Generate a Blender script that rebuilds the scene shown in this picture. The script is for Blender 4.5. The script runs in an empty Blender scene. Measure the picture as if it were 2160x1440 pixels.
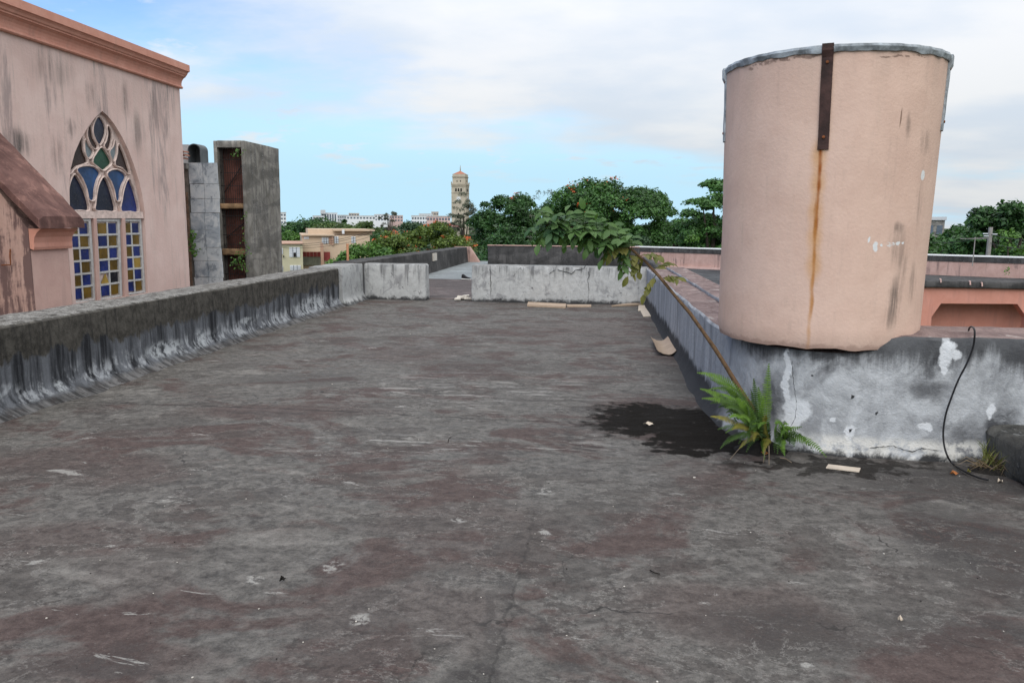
import bpy, bmesh, math, random
import numpy as np
from mathutils import Vector, noise
from mathutils.geometry import tessellate_polygon
PI = math.pi
sc = bpy.context.scene
COL = sc.collection

# ------------------------------------------------------------------ camera
FPX, CAMZ = 1626.0, 1.65
_yaw, _pit, _rol = math.radians(6), math.atan(250 / FPX), math.radians(0.57)
_Fh = Vector((-math.sin(_yaw), math.cos(_yaw), 0))
CF = math.cos(_pit) * _Fh - math.sin(_pit) * Vector((0, 0, 1))
_R0 = Vector((math.cos(_yaw), math.sin(_yaw), 0))
_U0 = _R0.cross(CF)
CR = math.cos(_rol) * _R0 + math.sin(_rol) * _U0
CU = math.cos(_rol) * _U0 - math.sin(_rol) * _R0
CC = Vector((0, 0, CAMZ))
cam = bpy.data.objects.new('camera', bpy.data.cameras.new('camera'))
COL.objects.link(cam)
from mathutils import Matrix
mw = Matrix((CR, CU, -CF)).transposed().to_4x4()
mw.translation = CC
cam.matrix_world = mw
cam.data.sensor_width = 36
cam.data.sensor_fit = 'HORIZONTAL'
cam.data.lens = 36 * FPX / 2160
cam.data.clip_end = 9000
cam.data.clip_start = 0.05
sc.camera = cam

# photo pixel -> point on a plane of the place
def ray(u, v): return CF + (u - 1080) / FPX * CR - (v - 720) / FPX * CU
def onZ(u, v, z=0.0): q = ray(u, v); return CC + q * ((z - CAMZ) / q.z)
def onX(u, v, x): q = ray(u, v); return CC + q * (x / q.x)
def onY(u, v, y): q = ray(u, v); return CC + q * (y / q.y)
def atD(u, v, D): q = ray(u, v); return CC + q * (D / math.hypot(q.x, q.y))

# ------------------------------------------------------------------ light
SUN_EL, SUN_AZ = math.radians(46), math.radians(190)   # azimuth: clockwise from +Y; behind the camera, a little right
w = bpy.data.worlds.new('World'); sc.world = w; w.use_nodes = True
def build_world():
    nt = w.node_tree; N = nt.nodes; L = nt.links
    for n in list(N): N.remove(n)
    def add(t, **k):
        n = N.new(t)
        for a, b in k.items(): setattr(n, a, b)
        return n
    def mth(op, a, b=None, clamp=False):
        n = add('ShaderNodeMath', operation=op, use_clamp=clamp)
        for i, x in enumerate((a, b)):
            if x is None: continue
            if isinstance(x, (int, float)): n.inputs[i].default_value = x
            else: L.new(x, n.inputs[i])
        return n.outputs[0]
    def ss(x, a, b):
        n = add('ShaderNodeMapRange', interpolation_type='SMOOTHSTEP')
        L.new(x, n.inputs[0]); n.inputs[1].default_value = a; n.inputs[2].default_value = b
        return n.outputs[0]
    def mixc(f, a, b, bt='MIX'):
        n = add('ShaderNodeMix', data_type='RGBA', blend_type=bt)
        for i, x in ((0, f), (6, a), (7, b)):
            if isinstance(x, (int, float)): n.inputs[i].default_value = x
            elif isinstance(x, tuple): n.inputs[i].default_value = (*x, 1)
            else: L.new(x, n.inputs[i])
        return n.outputs[2]
    sky = add('ShaderNodeTexSky', sky_type='NISHITA', sun_disc=False, sun_elevation=SUN_EL,
              sun_rotation=SUN_AZ, altitude=20, air_density=1.0, dust_density=0.2, ozone_density=1.0)
    tc = add('ShaderNodeTexCoord'); sp = add('ShaderNodeSeparateXYZ')
    L.new(tc.outputs['Generated'], sp.inputs[0])
    zc = mth('ADD', mth('MAXIMUM', sp.outputs[2], 0.0), 0.16)
    cb = add('ShaderNodeCombineXYZ')
    L.new(mth('DIVIDE', sp.outputs[0], zc), cb.inputs[0]); L.new(mth('DIVIDE', sp.outputs[1], zc), cb.inputs[1])
    def noi(scale, detail, rough, off, sx=1.0, dist=0.0):
        mp = add('ShaderNodeMapping'); L.new(cb.outputs[0], mp.inputs[0])
        mp.inputs[1].default_value = off; mp.inputs[3].default_value = (sx, 1, 1)
        n = add('ShaderNodeTexNoise'); L.new(mp.outputs[0], n.inputs[0])
        n.inputs['Scale'].default_value = scale; n.inputs['Detail'].default_value = detail
        n.inputs['Roughness'].default_value = rough; n.inputs['Distortion'].default_value = dist
        return n.outputs[0]
    big = noi(0.55, 2, 0.5, (4.3, 1.2, 0))
    mid = noi(1.5, 6, 0.6, (2.0, 7.7, 0), 0.8, 0.0)
    cov = mth('ADD', mth('MULTIPLY', big, 0.85), mth('MULTIPLY', mid, 0.55))
    hi = ss(sp.outputs[2], 0.035, 0.15)                        # the cloud deck closes in towards the zenith
    cov = mth('ADD', cov, mth('MULTIPLY', hi, 0.52))
    cov = mth('ADD', cov, mth('MULTIPLY', sp.outputs[0], 0.62))   # more cloud to the east
    cl = ss(cov, 0.80, 1.10)
    puff = mth('MULTIPLY', ss(noi(2.6, 6, 0.6, (5.0, 1.7, 0)), 0.53, 0.66), mth('MULTIPLY', ss(sp.outputs[2], 0.035, 0.09), ss(sp.outputs[2], 0.34, 0.18)))
    cl = mth('MAXIMUM', cl, mth('MULTIPLY', puff, 0.75))
    shade = noi(0.9, 3, 0.55, (9.1, 3.3, 0))
    ccol = mixc(ss(mth('ADD', mth('MULTIPLY', shade, 0.6), mth('MULTIPLY', mid, 0.4)), 0.40, 0.60), (0.80, 0.87, 0.96), (1.02, 1.02, 1.02))
    skyc = mixc(1.0, sky.outputs[0], (0.70, 0.82, 1.0), 'MULTIPLY')
    skyc = mixc(ss(sp.outputs[2], 0.24, 0.05), skyc, (2.75, 4.15, 5.0))         # humid tropical air low down
    # cloud radiance as a multiple of the clear sky's own units
    cie = mth('MULTIPLY', mth('ADD', mth('MULTIPLY', sp.outputs[2], 1.6), 1.0), 3.6)      # an overcast deck brightens towards the zenith
    cc3 = add('ShaderNodeCombineXYZ')
    for i_ in range(3): L.new(cie, cc3.inputs[i_])
    ccol = mixc(1.0, ccol, cc3.outputs[0], 'MULTIPLY')
    out = mixc(mth('MULTIPLY', cl, 0.93), skyc, ccol)
    bg = add('ShaderNodeBackground'); bg.inputs[1].default_value = 0.10
    L.new(out, bg.inputs[0])
    o = add('ShaderNodeOutputWorld'); L.new(bg.outputs[0], o.inputs[0])
build_world()
sl = bpy.data.lights.new('sun', 'SUN'); sl.energy = 1.15; sl.angle = math.radians(65); sl.color = (1, 0.96, 0.9)
so = bpy.data.objects.new('sun', sl); COL.objects.link(so)
sd = Vector((math.sin(SUN_AZ) * math.cos(SUN_EL), math.cos(SUN_AZ) * math.cos(SUN_EL), math.sin(SUN_EL)))
so.rotation_euler = sd.to_track_quat('Z', 'Y').to_euler(); so.location = (0, 0, 60)
vs = sc.view_settings
vs.view_transform = 'Standard'; vs.look = 'None'; vs.gamma = 1; vs.use_curve_mapping = False
vs.exposure = 1.0
sc.cycles.max_bounces = 3
sc.cycles.diffuse_bounces = 2
sc.cycles.glossy_bounces = 2
sc.cycles.transmission_bounces = 2
sc.cycles.transparent_max_bounces = 6

# ------------------------------------------------------------------ materials
class G:
    def __init__(s, name, rough=0.9, spec=0.3):
        s.m = bpy.data.materials.new(name); s.m.use_nodes = True
        s.nt = s.m.node_tree; s.N = s.nt.nodes; s.L = s.nt.links
        s.b = s.N['Principled BSDF']
        s.b.inputs['Roughness'].default_value = rough
        s.b.inputs['Specular IOR Level'].default_value = spec
        s._p = None
    def add(s, t, **k):
        n = s.N.new(t)
        for a, b in k.items(): setattr(n, a, b)
        return n
    def put(s, sock, x):
        if isinstance(x, bpy.types.NodeSocket): s.L.new(x, sock)
        elif isinstance(x, tuple) and sock.type == 'RGBA': sock.default_value = (*x[:3], 1)
        else: sock.default_value = x
    @property
    def P(s):
        if s._p is None:
            s._g = s.add('ShaderNodeNewGeometry'); s._p = s._g.outputs['Position']
        return s._p
    @property
    def isl(s):
        s.P; return s._g.outputs['Random Per Island']
    def vm(s, op, a, b):
        n = s.add('ShaderNodeVectorMath', operation=op); s.put(n.inputs[0], a); s.put(n.inputs[1], b); return n.outputs[0]
    def sep(s, v=None):
        n = s.add('ShaderNodeSeparateXYZ'); s.L.new(v or s.P, n.inputs[0]); return n.outputs
    def noise(s, scale, detail=5, rough=0.6, dist=0.0, st=None, off=None, vec=None, col=False):
        v = vec or s.P
        if st: v = s.vm('MULTIPLY', v, st)
        if off: v = s.vm('ADD', v, off)
        n = s.add('ShaderNodeTexNoise'); s.L.new(v, n.inputs['Vector'])
        n.inputs['Scale'].default_value = scale; n.inputs['Detail'].default_value = detail
        n.inputs['Roughness'].default_value = rough; n.inputs['Distortion'].default_value = dist
        return n.outputs['Color' if col else 'Fac']
    def vor(s, scale, feature='F1', vec=None, st=None, out='Distance'):
        v = vec or s.P
        if st: v = s.vm('MULTIPLY', v, st)
        n = s.add('ShaderNodeTexVoronoi', feature=feature); s.L.new(v, n.inputs['Vector'])
        n.inputs['Scale'].default_value = scale
        return n.outputs[out]
    def ss(s, x, a, b, lo=0.0, hi=1.0):
        n = s.add('ShaderNodeMapRange', interpolation_type='SMOOTHSTEP')
        for i, q in enumerate((x, a, b, lo, hi)): s.put(n.inputs[i], q)
        return n.outputs[0]
    def ma(s, op, a, b=0.0, clamp=False):
        n = s.add('ShaderNodeMath', operation=op, use_clamp=clamp); s.put(n.inputs[0], a); s.put(n.inputs[1], b); return n.outputs[0]
    def mul(s, a, b): return s.ma('MULTIPLY', a, b)
    def plus(s, a, b): return s.ma('ADD', a, b)
    def mix(s, f, a, b, bt='MIX'):
        n = s.add('ShaderNodeMix', data_type='RGBA', blend_type=bt)
        s.put(n.inputs[0], f); s.put(n.inputs[6], a); s.put(n.inputs[7], b); return n.outputs[2]
    def warp(s, amp, scale, detail=4):
        c = s.noise(scale, detail, 0.6, col=True)
        c = s.vm('SUBTRACT', c, (0.5, 0.5, 0.5)); c = s.vm('MULTIPLY', c, (amp, amp, amp))
        return s.vm('ADD', s.P, c)
    def spot(s, vec, c, r, soft=0.5, rz=0.0):
        n = s.add('ShaderNodeMapping', vector_type='TEXTURE'); s.L.new(vec, n.inputs[0])
        n.inputs[1].default_value = c; n.inputs[2].default_value = (0, 0, rz); n.inputs[3].default_value = r
        l = s.add('ShaderNodeVectorMath', operation='LENGTH'); s.L.new(n.outputs[0], l.inputs[0])
        return s.ss(l.outputs['Value'], 1.0, 1.0 - soft)
    def bump(s, h, strength=0.4, dist=0.02):
        n = s.add('ShaderNodeBump'); s.put(n.inputs['Height'], h)
        n.inputs['Strength'].default_value = strength; n.inputs['Distance'].default_value = dist
        s.L.new(n.outputs[0], s.b.inputs['Normal'])
    def color(s, c): s.put(s.b.inputs['Base Color'], c); return s
    def rough(s, r): s.put(s.b.inputs['Roughness'], r)

def sr(r, g, b):     # sRGB 0..255 -> linear
    f = lambda c: c / 12.92 if c <= 0.04045 else ((c + 0.055) / 1.055) ** 2.4
    return (f(r / 255), f(g / 255), f(b / 255))

def simple(name, col, rough=0.85, var=0.15, scale=6.0, spec=0.3, metal=0.0, bump=0.15):
    g = G(name, rough, spec)
    n = g.noise(scale, 6, 0.65)
    g.color(g.mix(g.ss(n, 0.3, 0.7), tuple(c * (1 - var) for c in col), tuple(min(1, c * (1 + var)) for c in col)))
    g.b.inputs['Metallic'].default_value = metal
    if bump: g.bump(n, bump, 0.01)
    return g.m

MAT = {}
def fspot(g, vec, u, v, du, dv, soft=0.5, z=0.0):
    """an ellipse on the deck, from its place in the photograph"""
    c = onZ(u, v, z); rx = (onZ(u + du, v, z) - onZ(u - du, v, z)).length / 2
    ry = (onZ(u, v - dv, z) - onZ(u, v + dv, z)).length / 2
    return g.spot(vec, c, (rx, ry, 1.0), soft, math.atan2((onZ(u + du, v) - onZ(u - du, v)).y, (onZ(u + du, v) - onZ(u - du, v)).x))

def mat_deck():
    g = G('weathered_roof_coating', 0.8, 0.16)
    wp = g.warp(0.55, 2.2, 4)
    wf = g.warp(0.10, 9.0, 3)
    ww = g.warp(1.15, 5.5, 7)
    # brush direction: streaks run across the roof
    n1 = g.noise(1.15, 6, 0.62, 0.9, st=(0.75, 1, 1))
    n2 = g.noise(2.6, 6, 0.66, 1.2, st=(0.6, 1, 1), off=(3, 5, 1))
    n3 = g.noise(13, 7, 0.7, 0.5, st=(0.85, 1, 1))
    n4 = g.noise(85, 4, 0.7)
    n5 = g.noise(34, 5, 0.75, st=(0.9, 1, 1), off=(6, 6, 0))
    n3 = g.plus(g.mul(n3, 0.62), g.mul(n5, 0.38)); n3 = g.ss(n3, 0.30, 0.70)
    gry = g.mix(n3, (0.040, 0.0385, 0.038), (0.165, 0.159, 0.155))
    gry = g.mix(g.ss(n2, 0.52, 0.70), gry, g.mix(n3, (0.115, 0.112, 0.110), (0.235, 0.229, 0.224)))
    mar = g.mix(n3, (0.042, 0.029, 0.028), (0.098, 0.072, 0.069))
    f = g.ss(g.plus(g.mul(n1, 0.7), g.mul(n2, 0.3)), 0.485, 0.565)
    for (u, v, du, dv, k) in ((600, 868, 290, 22, .9), (150, 975, 270, 38, .85), (250, 1000, 200, 40, .7), (1480, 668, 130, 40, .7), (1250, 700, 220, 30, .5),
                              (1000, 1120, 300, 90, .55), (850, 1300, 330, 110, .45), (1560, 1290, 330, 90, .6), (120, 1150, 230, 60, .6), (240, 1400, 260, 60, .75), (870, 745, 150, 25, .6)):
        f = g.ma('MAXIMUM', f, g.mul(fspot(g, wp, u, v, du, dv, 0.55), k))
    for (u, v, du, dv) in ((200, 1210, 330, 70), (600, 1150, 150, 60), (1900, 1250, 260, 60), (1250, 990, 400, 30)):
        f = g.mul(f, g.ss(fspot(g, wp, u, v, du, dv, 0.6), 0, 1, 1.0, 0.25))
    c = g.mix(g.mul(f, 0.92), gry, mar)
    # older black coat showing through
    dk = g.ss(g.noise(1.9, 6, 0.68, 1.0, st=(0.7, 1, 1), off=(11, 2, 0)), 0.585, 0.66)
    dk = g.mul(dk, 0.55)
    for (u, v, du, dv, k) in ((2080, 1160, 240, 110, .9), (2000, 1010, 300, 40, .8), (1650, 1330, 240, 70, .75), (1980, 1330, 200, 60, .5), (200, 1400, 160, 40, .6), (1040, 1300, 30, 140, .5), (1010, 1420, 70, 50, .9), (1190, 1390, 60, 25, .7),
                              (2140, 1340, 60, 60, .8), (650, 800, 200, 20, .45), (1030, 770, 200, 25, .35), (1450, 800, 60, 40, .5), (1660, 920, 200, 30, .5), (1520, 885, 90, 40, .6)):
        dk = g.ma('MAXIMUM', dk, g.mul(fspot(g, wp, u, v, du, dv, 0.6), g.mul(k, g.ss(n3, 0.25, 0.55))))
    c = g.mix(dk, c, g.mix(n3, (0.022, 0.021, 0.022), (0.050, 0.046, 0.047)))
    # crisp edges where one coat has lifted off another
    a8 = g.noise(2.3, 8, 0.70, 0.35, st=(0.62, 1, 1), off=(2, 8, 0)); lm = g.ss(g.noise(0.7, 2, 0.5, off=(5, 2, 0)), 0.32, 0.52)
    coat = g.mul(g.ss(a8, 0.515, 0.530), lm); rim = g.mul(g.ss(g.ma('ABSOLUTE', g.ma('SUBTRACT', a8, 0.522)), 0.010, 0.002), lm)
    c = g.mix(g.mul(coat, 0.58), c, g.mix(n3, (0.036, 0.033, 0.032), (0.088, 0.080, 0.078)))
    c = g.mix(g.mul(rim, g.mul(0.5, g.ss(n5, 0.36, 0.58))), c, (0.24, 0.235, 0.23))
    # flakes where the top coat has worn to the pale primer
    fl = g.ss(g.noise(5.5, 6, 0.74, 0.6, st=(0.42, 1.15, 1), off=(1, 9, 0)), 0.635, 0.675)
    band = g.ma('MAXIMUM', fspot(g, wp, 950, 935, 560, 30, 0.7), fspot(g, wp, 1000, 820, 500, 60, 0.9))
    fl2 = g.ss(g.noise(7.0, 6, 0.72, 0.5, st=(0.35, 1.3, 1), off=(7, 3, 2)), 0.545, 0.60)
    fl = g.ma('MAXIMUM', g.mul(fl, 0.75), g.mul(fl2, g.mul(band, 0.7)))
    for (u, v, du, dv) in ((705, 1192, 28, 14), (968, 1095, 22, 7), (540, 1220, 22, 12), (1150, 1035, 26, 8), (1150, 1120, 12, 9), (690, 1195, 12, 8), (760, 1305, 22, 14), (1700, 1400, 16, 6), (1830, 1195, 4, 3)):
        fl = g.ma('MAXIMUM', fl, g.mul(fspot(g, wf, u, v, du, dv, 0.45), g.mul(g.ss(n3, 0.40, 0.62), 0.8)))
    c = g.mix(fl, c, g.mix(n4, (0.23, 0.23, 0.23), (0.36, 0.36, 0.355)))
    # long crack-seam across the deck and hairline cracks
    cv = g.vor(0.55, 'DISTANCE_TO_EDGE', vec=wp)
    ck = g.mul(g.mul(g.ss(cv, 0.0045, 0.001), 0.8), g.ss(g.noise(0.8, 2, 0.5, off=(3, 3, 0)), 0.54, 0.62))
    x, y, z = g.sep(wf)
    sm = g.ma('ABSOLUTE', g.ma('SUBTRACT', y, g.plus(6.32, g.mul(x, -0.03))))
    seam = g.mul(g.ss(sm, 0.020, 0.004), g.ss(n2, 0.35, 0.55))
    ck = g.ma('MAXIMUM', ck, g.mul(seam, 0.8))
    # lap seams of the membrane, running down the roof
    sl_ = g.ss(g.ma('ABSOLUTE', g.ma('SUBTRACT', x, g.plus(-0.42, g.mul(y, 0.03)))), 0.012, 0.003)
    ck = g.ma('MAXIMUM', ck, g.mul(g.mul(sl_, g.ss(y, 5.2, 3.2)), 0.45))
    c = g.mix(ck, c, (0.020, 0.019, 0.019))
    # fine grit
    c = g.mix(g.mul(g.ss(n4, 0.56, 0.76), 0.38), c, (0.22, 0.215, 0.21)); c = g.mix(g.mul(g.ss(n4, 0.46, 0.30), 0.45), c, (0.025, 0.024, 0.024))
    c = g.mix(g.mul(g.ss(g.noise(140, 2, 0.5, off=(3, 0, 1)), 0.62, 0.72), 0.5), c, (0.03, 0.03, 0.03))
    # wet black silt by the fern
    wet = g.ma('MAXIMUM', fspot(g, ww, 1400, 884, 185, 41, 0.30), fspot(g, ww, 1510, 925, 170, 36, 0.22))
    wet = g.ma('MAXIMUM', wet, g.mul(fspot(g, ww, 1760, 985, 330, 16, 0.5), 0.75))
    wet = g.mul(wet, g.ss(g.noise(12, 5, 0.7, off=(5, 1, 0)), 0.28, 0.36))
    c = g.mix(wet, c, g.mix(n4, (0.006, 0.0055, 0.005), (0.018, 0.016, 0.015)))
    c = g.mix(1.0, c, (0.985, 0.945, 0.875), 'MULTIPLY')      # the coating is a warm grey
    g.color(c)
    g.put(g.b.inputs['Specular IOR Level'], g.ss(wet, 0, 1, 0.16, 0.02))
    g.rough(g.ss(n2, 0.3, 0.7, 0.58, 0.8))
    g.bump(g.noise(13, 4, 0.75, st=(0.85, 1, 1)), 0.5, 0.03)
    return g.m

def streaks(g, sc_=9.0, axis='y', off=(0, 0, 0)):
    """vertical run marks: noise stretched along z"""
    return g.noise(sc_, 7, 0.65, 0.15, st=(1, 1, 0.07), off=off)

def mat_left_parapet():
    g = G('algae_dark_parapet', 0.92, 0.2)
    x, y, z = g.sep()
    s1 = streaks(g, 5.5); s2 = streaks(g, 17, off=(2, 4, 0)); n = g.noise(11, 8, 0.7); nf = g.noise(60, 5, 0.7)
    nb = g.noise(3.2, 7, 0.65, 0.5)
    low = g.mix(g.ss(s1, 0.40, 0.60), (0.018, 0.019, 0.022), (0.135, 0.142, 0.155))
    low = g.mix(g.mul(g.ss(s2, 0.45, 0.65), 0.6), low, (0.090, 0.094, 0.103))
    up = g.mix(g.ss(n, 0.3, 0.7), (0.034, 0.031, 0.026), (0.098, 0.090, 0.077))
    up = g.mix(g.mul(g.ss(s2, 0.50, 0.66), 0.75), up, (0.022, 0.021, 0.020))
    up = g.mix(g.mul(g.ss(nf, 0.58, 0.7), 0.4), up, (0.15, 0.14, 0.125))
    edge = g.plus(z, g.mul(g.ma('SUBTRACT', s1, 0.5), 0.5))
    edge = g.plus(edge, g.mul(g.ma('SUBTRACT', nb, 0.5), 0.35))
    c = g.mix(g.ss(edge, 0.40, 0.46), low, up)
    # flaked whitewash near the cove
    wz = g.mul(g.ss(z, 0.02, 0.09), g.ss(g.plus(z, g.mul(g.ma('SUBTRACT', s1, 0.5), -0.55)), 0.32, 0.17))
    wm = g.mul(wz, g.ss(g.plus(g.mul(nb, 0.55), g.plus(g.mul(n, 0.25), g.mul(s2, 0.35))), 0.56, 0.66))
    c = g.mix(g.mul(wm, 0.78), c, (0.38, 0.395, 0.41))
    wf = g.warp(0.10, 10, 5)
    for (u, v, du, dv) in ((424, 712, 14, 24), (519, 675, 16, 8), (345, 735, 55, 22), (660, 640, 40, 22), (120, 815, 12, 18)):
        p = onX(u, v, -4.94)
        ry = abs(onX(u + du, v, -4.94).y - onX(u - du, v, -4.94).y) / 2; rz = abs(onX(u, v + dv, -4.94).z - onX(u, v - dv, -4.94).z) / 2
        c = g.mix(g.mul(g.spot(wf, p, (0.6, ry, rz), 0.6), g.mul(g.ss(n, 0.40, 0.56), .85)), c, (0.42, 0.44, 0.45))
    # the cove: grey with brushed lines
    sb = g.noise(11, 5, 0.7, 0.2, st=(0.12, 1, 0.12), off=(3, 3, 3))
    c = g.mix(g.ss(g.plus(z, g.mul(g.ma('SUBTRACT', nb, 0.5), 0.10)), 0.075, 0.02), c, g.mix(g.ss(sb, 0.36, 0.64), (0.030, 0.029, 0.029), (0.165, 0.16, 0.158)))
    c = g.mix(g.mul(g.ss(z, 0.09, 0.0), g.ss(n, 0.52, 0.62)), c, (0.045, 0.040, 0.039))
    # pale worn top
    top = g.mul(g.ss(z, 0.735, 0.75), g.ss(n, 0.34, 0.58))
    c = g.mix(g.mul(top, 0.9), c, g.mix(g.ss(nf, .35, .65), (0.10, 0.096, 0.088), (0.36, 0.35, 0.33)))
    g.color(c)
    g.bump(g.noise(17, 4, 0.75), 0.6, 0.02)
    return g.m

def mat_white_parapet(name='stained_white_parapet', zt=0.76, seed=0.0, topdark=0.85, tint=(0.46, 0.465, 0.455)):
    g = G(name, 0.9, 0.25)
    x, y, z = g.sep()
    s1 = streaks(g, 4.5, off=(seed, seed, 0)); s2 = streaks(g, 14, off=(seed + 2, 4, 0)); n = g.noise(7, 8, 0.7, 0.4, off=(seed, 0, 0)); nf = g.noise(45, 6, 0.7)
    c = g.mix(g.ss(n, 0.25, 0.75), tuple(t * 0.72 for t in tint), tint)
    c = g.mix(g.mul(g.ss(nf, 0.5, 0.75), 0.25), c, tuple(t * 0.6 for t in tint))
    # run marks from the top edge
    dz = g.ma('SUBTRACT', zt, z)
    rl = g.ss(g.plus(dz, g.mul(g.ma('SUBTRACT', s2, 0.5), -1.3)), 0.30, -0.02)
    c = g.mix(g.mul(g.mul(rl, g.ss(s1, 0.42, 0.62)), topdark), c, (0.035, 0.036, 0.038))
    c = g.mix(g.mul(g.ss(s2, 0.60, 0.70), 0.45), c, (0.16, 0.165, 0.17))
    # mildew blotches
    bl = g.mul(g.ss(g.noise(3.4, 6, 0.72, 0.8, off=(seed, 3, 1)), 0.50, 0.64), 0.65)
    c = g.mix(bl, c, (0.17, 0.17, 0.175))
    sp = g.ss(g.noise(8, 7, 0.75, 0.5, off=(seed, 8, 3)), 0.60, 0.66)
    c = g.mix(g.mul(sp, 0.75), c, (0.035, 0.035, 0.037))
    # dirty foot
    ft = g.ss(g.plus(z, g.mul(g.ma('SUBTRACT', n, 0.5), 0.28)), 0.10, 0.02)
    c = g.mix(g.mul(ft, 0.9), c, (0.028, 0.028, 0.030))
    # worn top face
    tp = g.ss(z, zt - 0.02, zt - 0.005)
    c = g.mix(g.mul(tp, g.ss(n, 0.35, 0.6)), c, (0.20, 0.195, 0.185))
    g.g_parts = (x, y, z, s1, s2, n, nf)
    g.color(c); g.c = c
    g.bump(g.noise(17, 4, 0.75), 0.5, 0.02)
    return g

def mat_right_parapet():
    g = G('right_parapet_paint', 0.88, 0.25)
    x, y, z = g.sep()
    s1 = streaks(g, 4.0); s2 = streaks(g, 15, off=(5, 1, 0)); n = g.noise(5, 6, 0.7, 0.5); nf = g.noise(40, 6, 0.7); nb = g.noise(2.2, 7, 0.66, 0.6, off=(4, 4, 4))
    wf = g.warp(0.13, 9, 6); wp = g.warp(0.30, 5, 6)
    # long side wall: blue-grey paint with runs
    side = g.mix(g.ss(s1, 0.35, 0.65), (0.215, 0.222, 0.235), (0.335, 0.345, 0.36))
    side = g.mix(g.mul(g.ss(s2, 0.56, 0.66), 0.65), side, (0.075, 0.078, 0.085))
    side = g.mix(g.mul(g.ss(s2, 0.40, 0.34), 0.55), side, (0.50, 0.51, 0.51))
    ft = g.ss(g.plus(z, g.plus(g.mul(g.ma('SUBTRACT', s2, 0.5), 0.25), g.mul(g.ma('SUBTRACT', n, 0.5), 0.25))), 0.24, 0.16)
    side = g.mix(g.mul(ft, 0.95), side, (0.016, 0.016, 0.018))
    # plinth under the drum: mottled whitewash
    pl = g.mix(g.ss(n, 0.3, 0.7), (0.26, 0.265, 0.27), (0.46, 0.47, 0.475))
    pl = g.mix(g.mul(g.ss(nb, 0.50, 0.64), 0.55), pl, (0.17, 0.172, 0.178))
    pl = g.mix(g.mul(g.ss(s1, 0.55, 0.68), 0.5), pl, (0.15, 0.15, 0.155))
    tb = g.ss(g.plus(z, g.plus(g.mul(g.ma('SUBTRACT', nb, 0.5), 0.55), g.mul(g.ma('SUBTRACT', s2, 0.5), 0.35))), 0.62, 0.80)
    pl = g.mix(g.mul(tb, 0.85), pl, (0.030, 0.030, 0.032))
    def ws(u, v, du, dv, soft=0.35, vec=wf):
        p = onY(u, v, 5.64); a = onY(u + du, v, 5.64) - onY(u - du, v, 5.64); b = onY(u, v + dv, 5.64) - onY(u, v - dv, 5.64)
        return g.spot(vec, p, (a.length / 2, 0.7, b.length / 2), soft)
    for (u, v, du, dv, k) in ((1640, 850, 34, 90, .9), (1600, 760, 60, 30, .7), (1965, 825, 50, 40, .65), (2040, 930, 60, 50, .6), (1990, 770, 40, 30, .75), (2110, 900, 60, 60, .9), (1560, 870, 60, 80, .5)):
        pl = g.mix(g.mul(g.mul(ws(u, v, du, dv, 0.8, wp), k), g.ss(n, 0.3, 0.5)), pl, (0.024, 0.024, 0.027))
    for (u, v, du, dv) in ((1670, 800, 9, 75), (1690, 870, 34, 34), (1680, 890, 22, 30), (1568, 770, 12, 18), (1552, 772, 8, 18), (2000, 745, 20, 34), (2015, 748, 22, 12), (1995, 775, 8, 20), (1955, 900, 18, 9), (2095, 868, 12, 18), (1795, 915, 12, 22), (1760, 888, 9, 7)):
        pl = g.mix(g.mul(ws(u, v, du, dv), g.ss(n, 0.25, 0.38)), pl, (0.57, 0.58, 0.585))
    base = g.mul(g.ss(z, 0.17, 0.10), g.ss(g.noise(6, 7, 0.7, off=(1, 1, 9)), 0.40, 0.52))
    base = g.mul(base, g.ss(x, 1.55, 1.75))
    pl = g.mix(g.mul(base, 0.85), pl, (0.58, 0.56, 0.51))
    for (u, v, r) in ((1801, 839, 4), (1796, 909, 4.5), (1720, 797, 3), (1852, 873, 4)):
        pl = g.mix(ws(u, v, r, r, 0.4), pl, (0.03, 0.03, 0.03))
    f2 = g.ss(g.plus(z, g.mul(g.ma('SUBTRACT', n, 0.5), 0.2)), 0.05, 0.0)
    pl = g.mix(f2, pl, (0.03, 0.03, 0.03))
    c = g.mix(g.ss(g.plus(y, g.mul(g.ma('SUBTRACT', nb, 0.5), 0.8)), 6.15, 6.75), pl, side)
    # capping: maroon waterproof coat, worn pale in bands
    cap = g.mix(g.ss(g.noise(6, 8, 0.7, 0.6, st=(1, 0.5, 1), off=(2, 2, 2)), 0.35, 0.65), (0.115, 0.075, 0.070), (0.23, 0.165, 0.15))
    cap = g.mix(g.mul(g.ss(g.noise(4, 6, 0.72, 0.8, st=(0.8, 1, 1)), 0.56, 0.64), 0.8), cap, (0.36, 0.32, 0.295))
    cap = g.mix(g.mul(g.ss(nf, 0.52, 0.66), 0.4), cap, (0.05, 0.045, 0.045))
    g._g = g._g
    nz = g.sep(g._g.outputs['True Normal'])[2]
    c = g.mix(g.ss(nz, 0.75, 0.9), c, g.mix(g.ss(z, 0.4, 0.5), c, cap))
    g.color(c)
    g.bump(g.noise(15, 4, 0.75), 0.6, 0.022)
    return g.m

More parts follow.
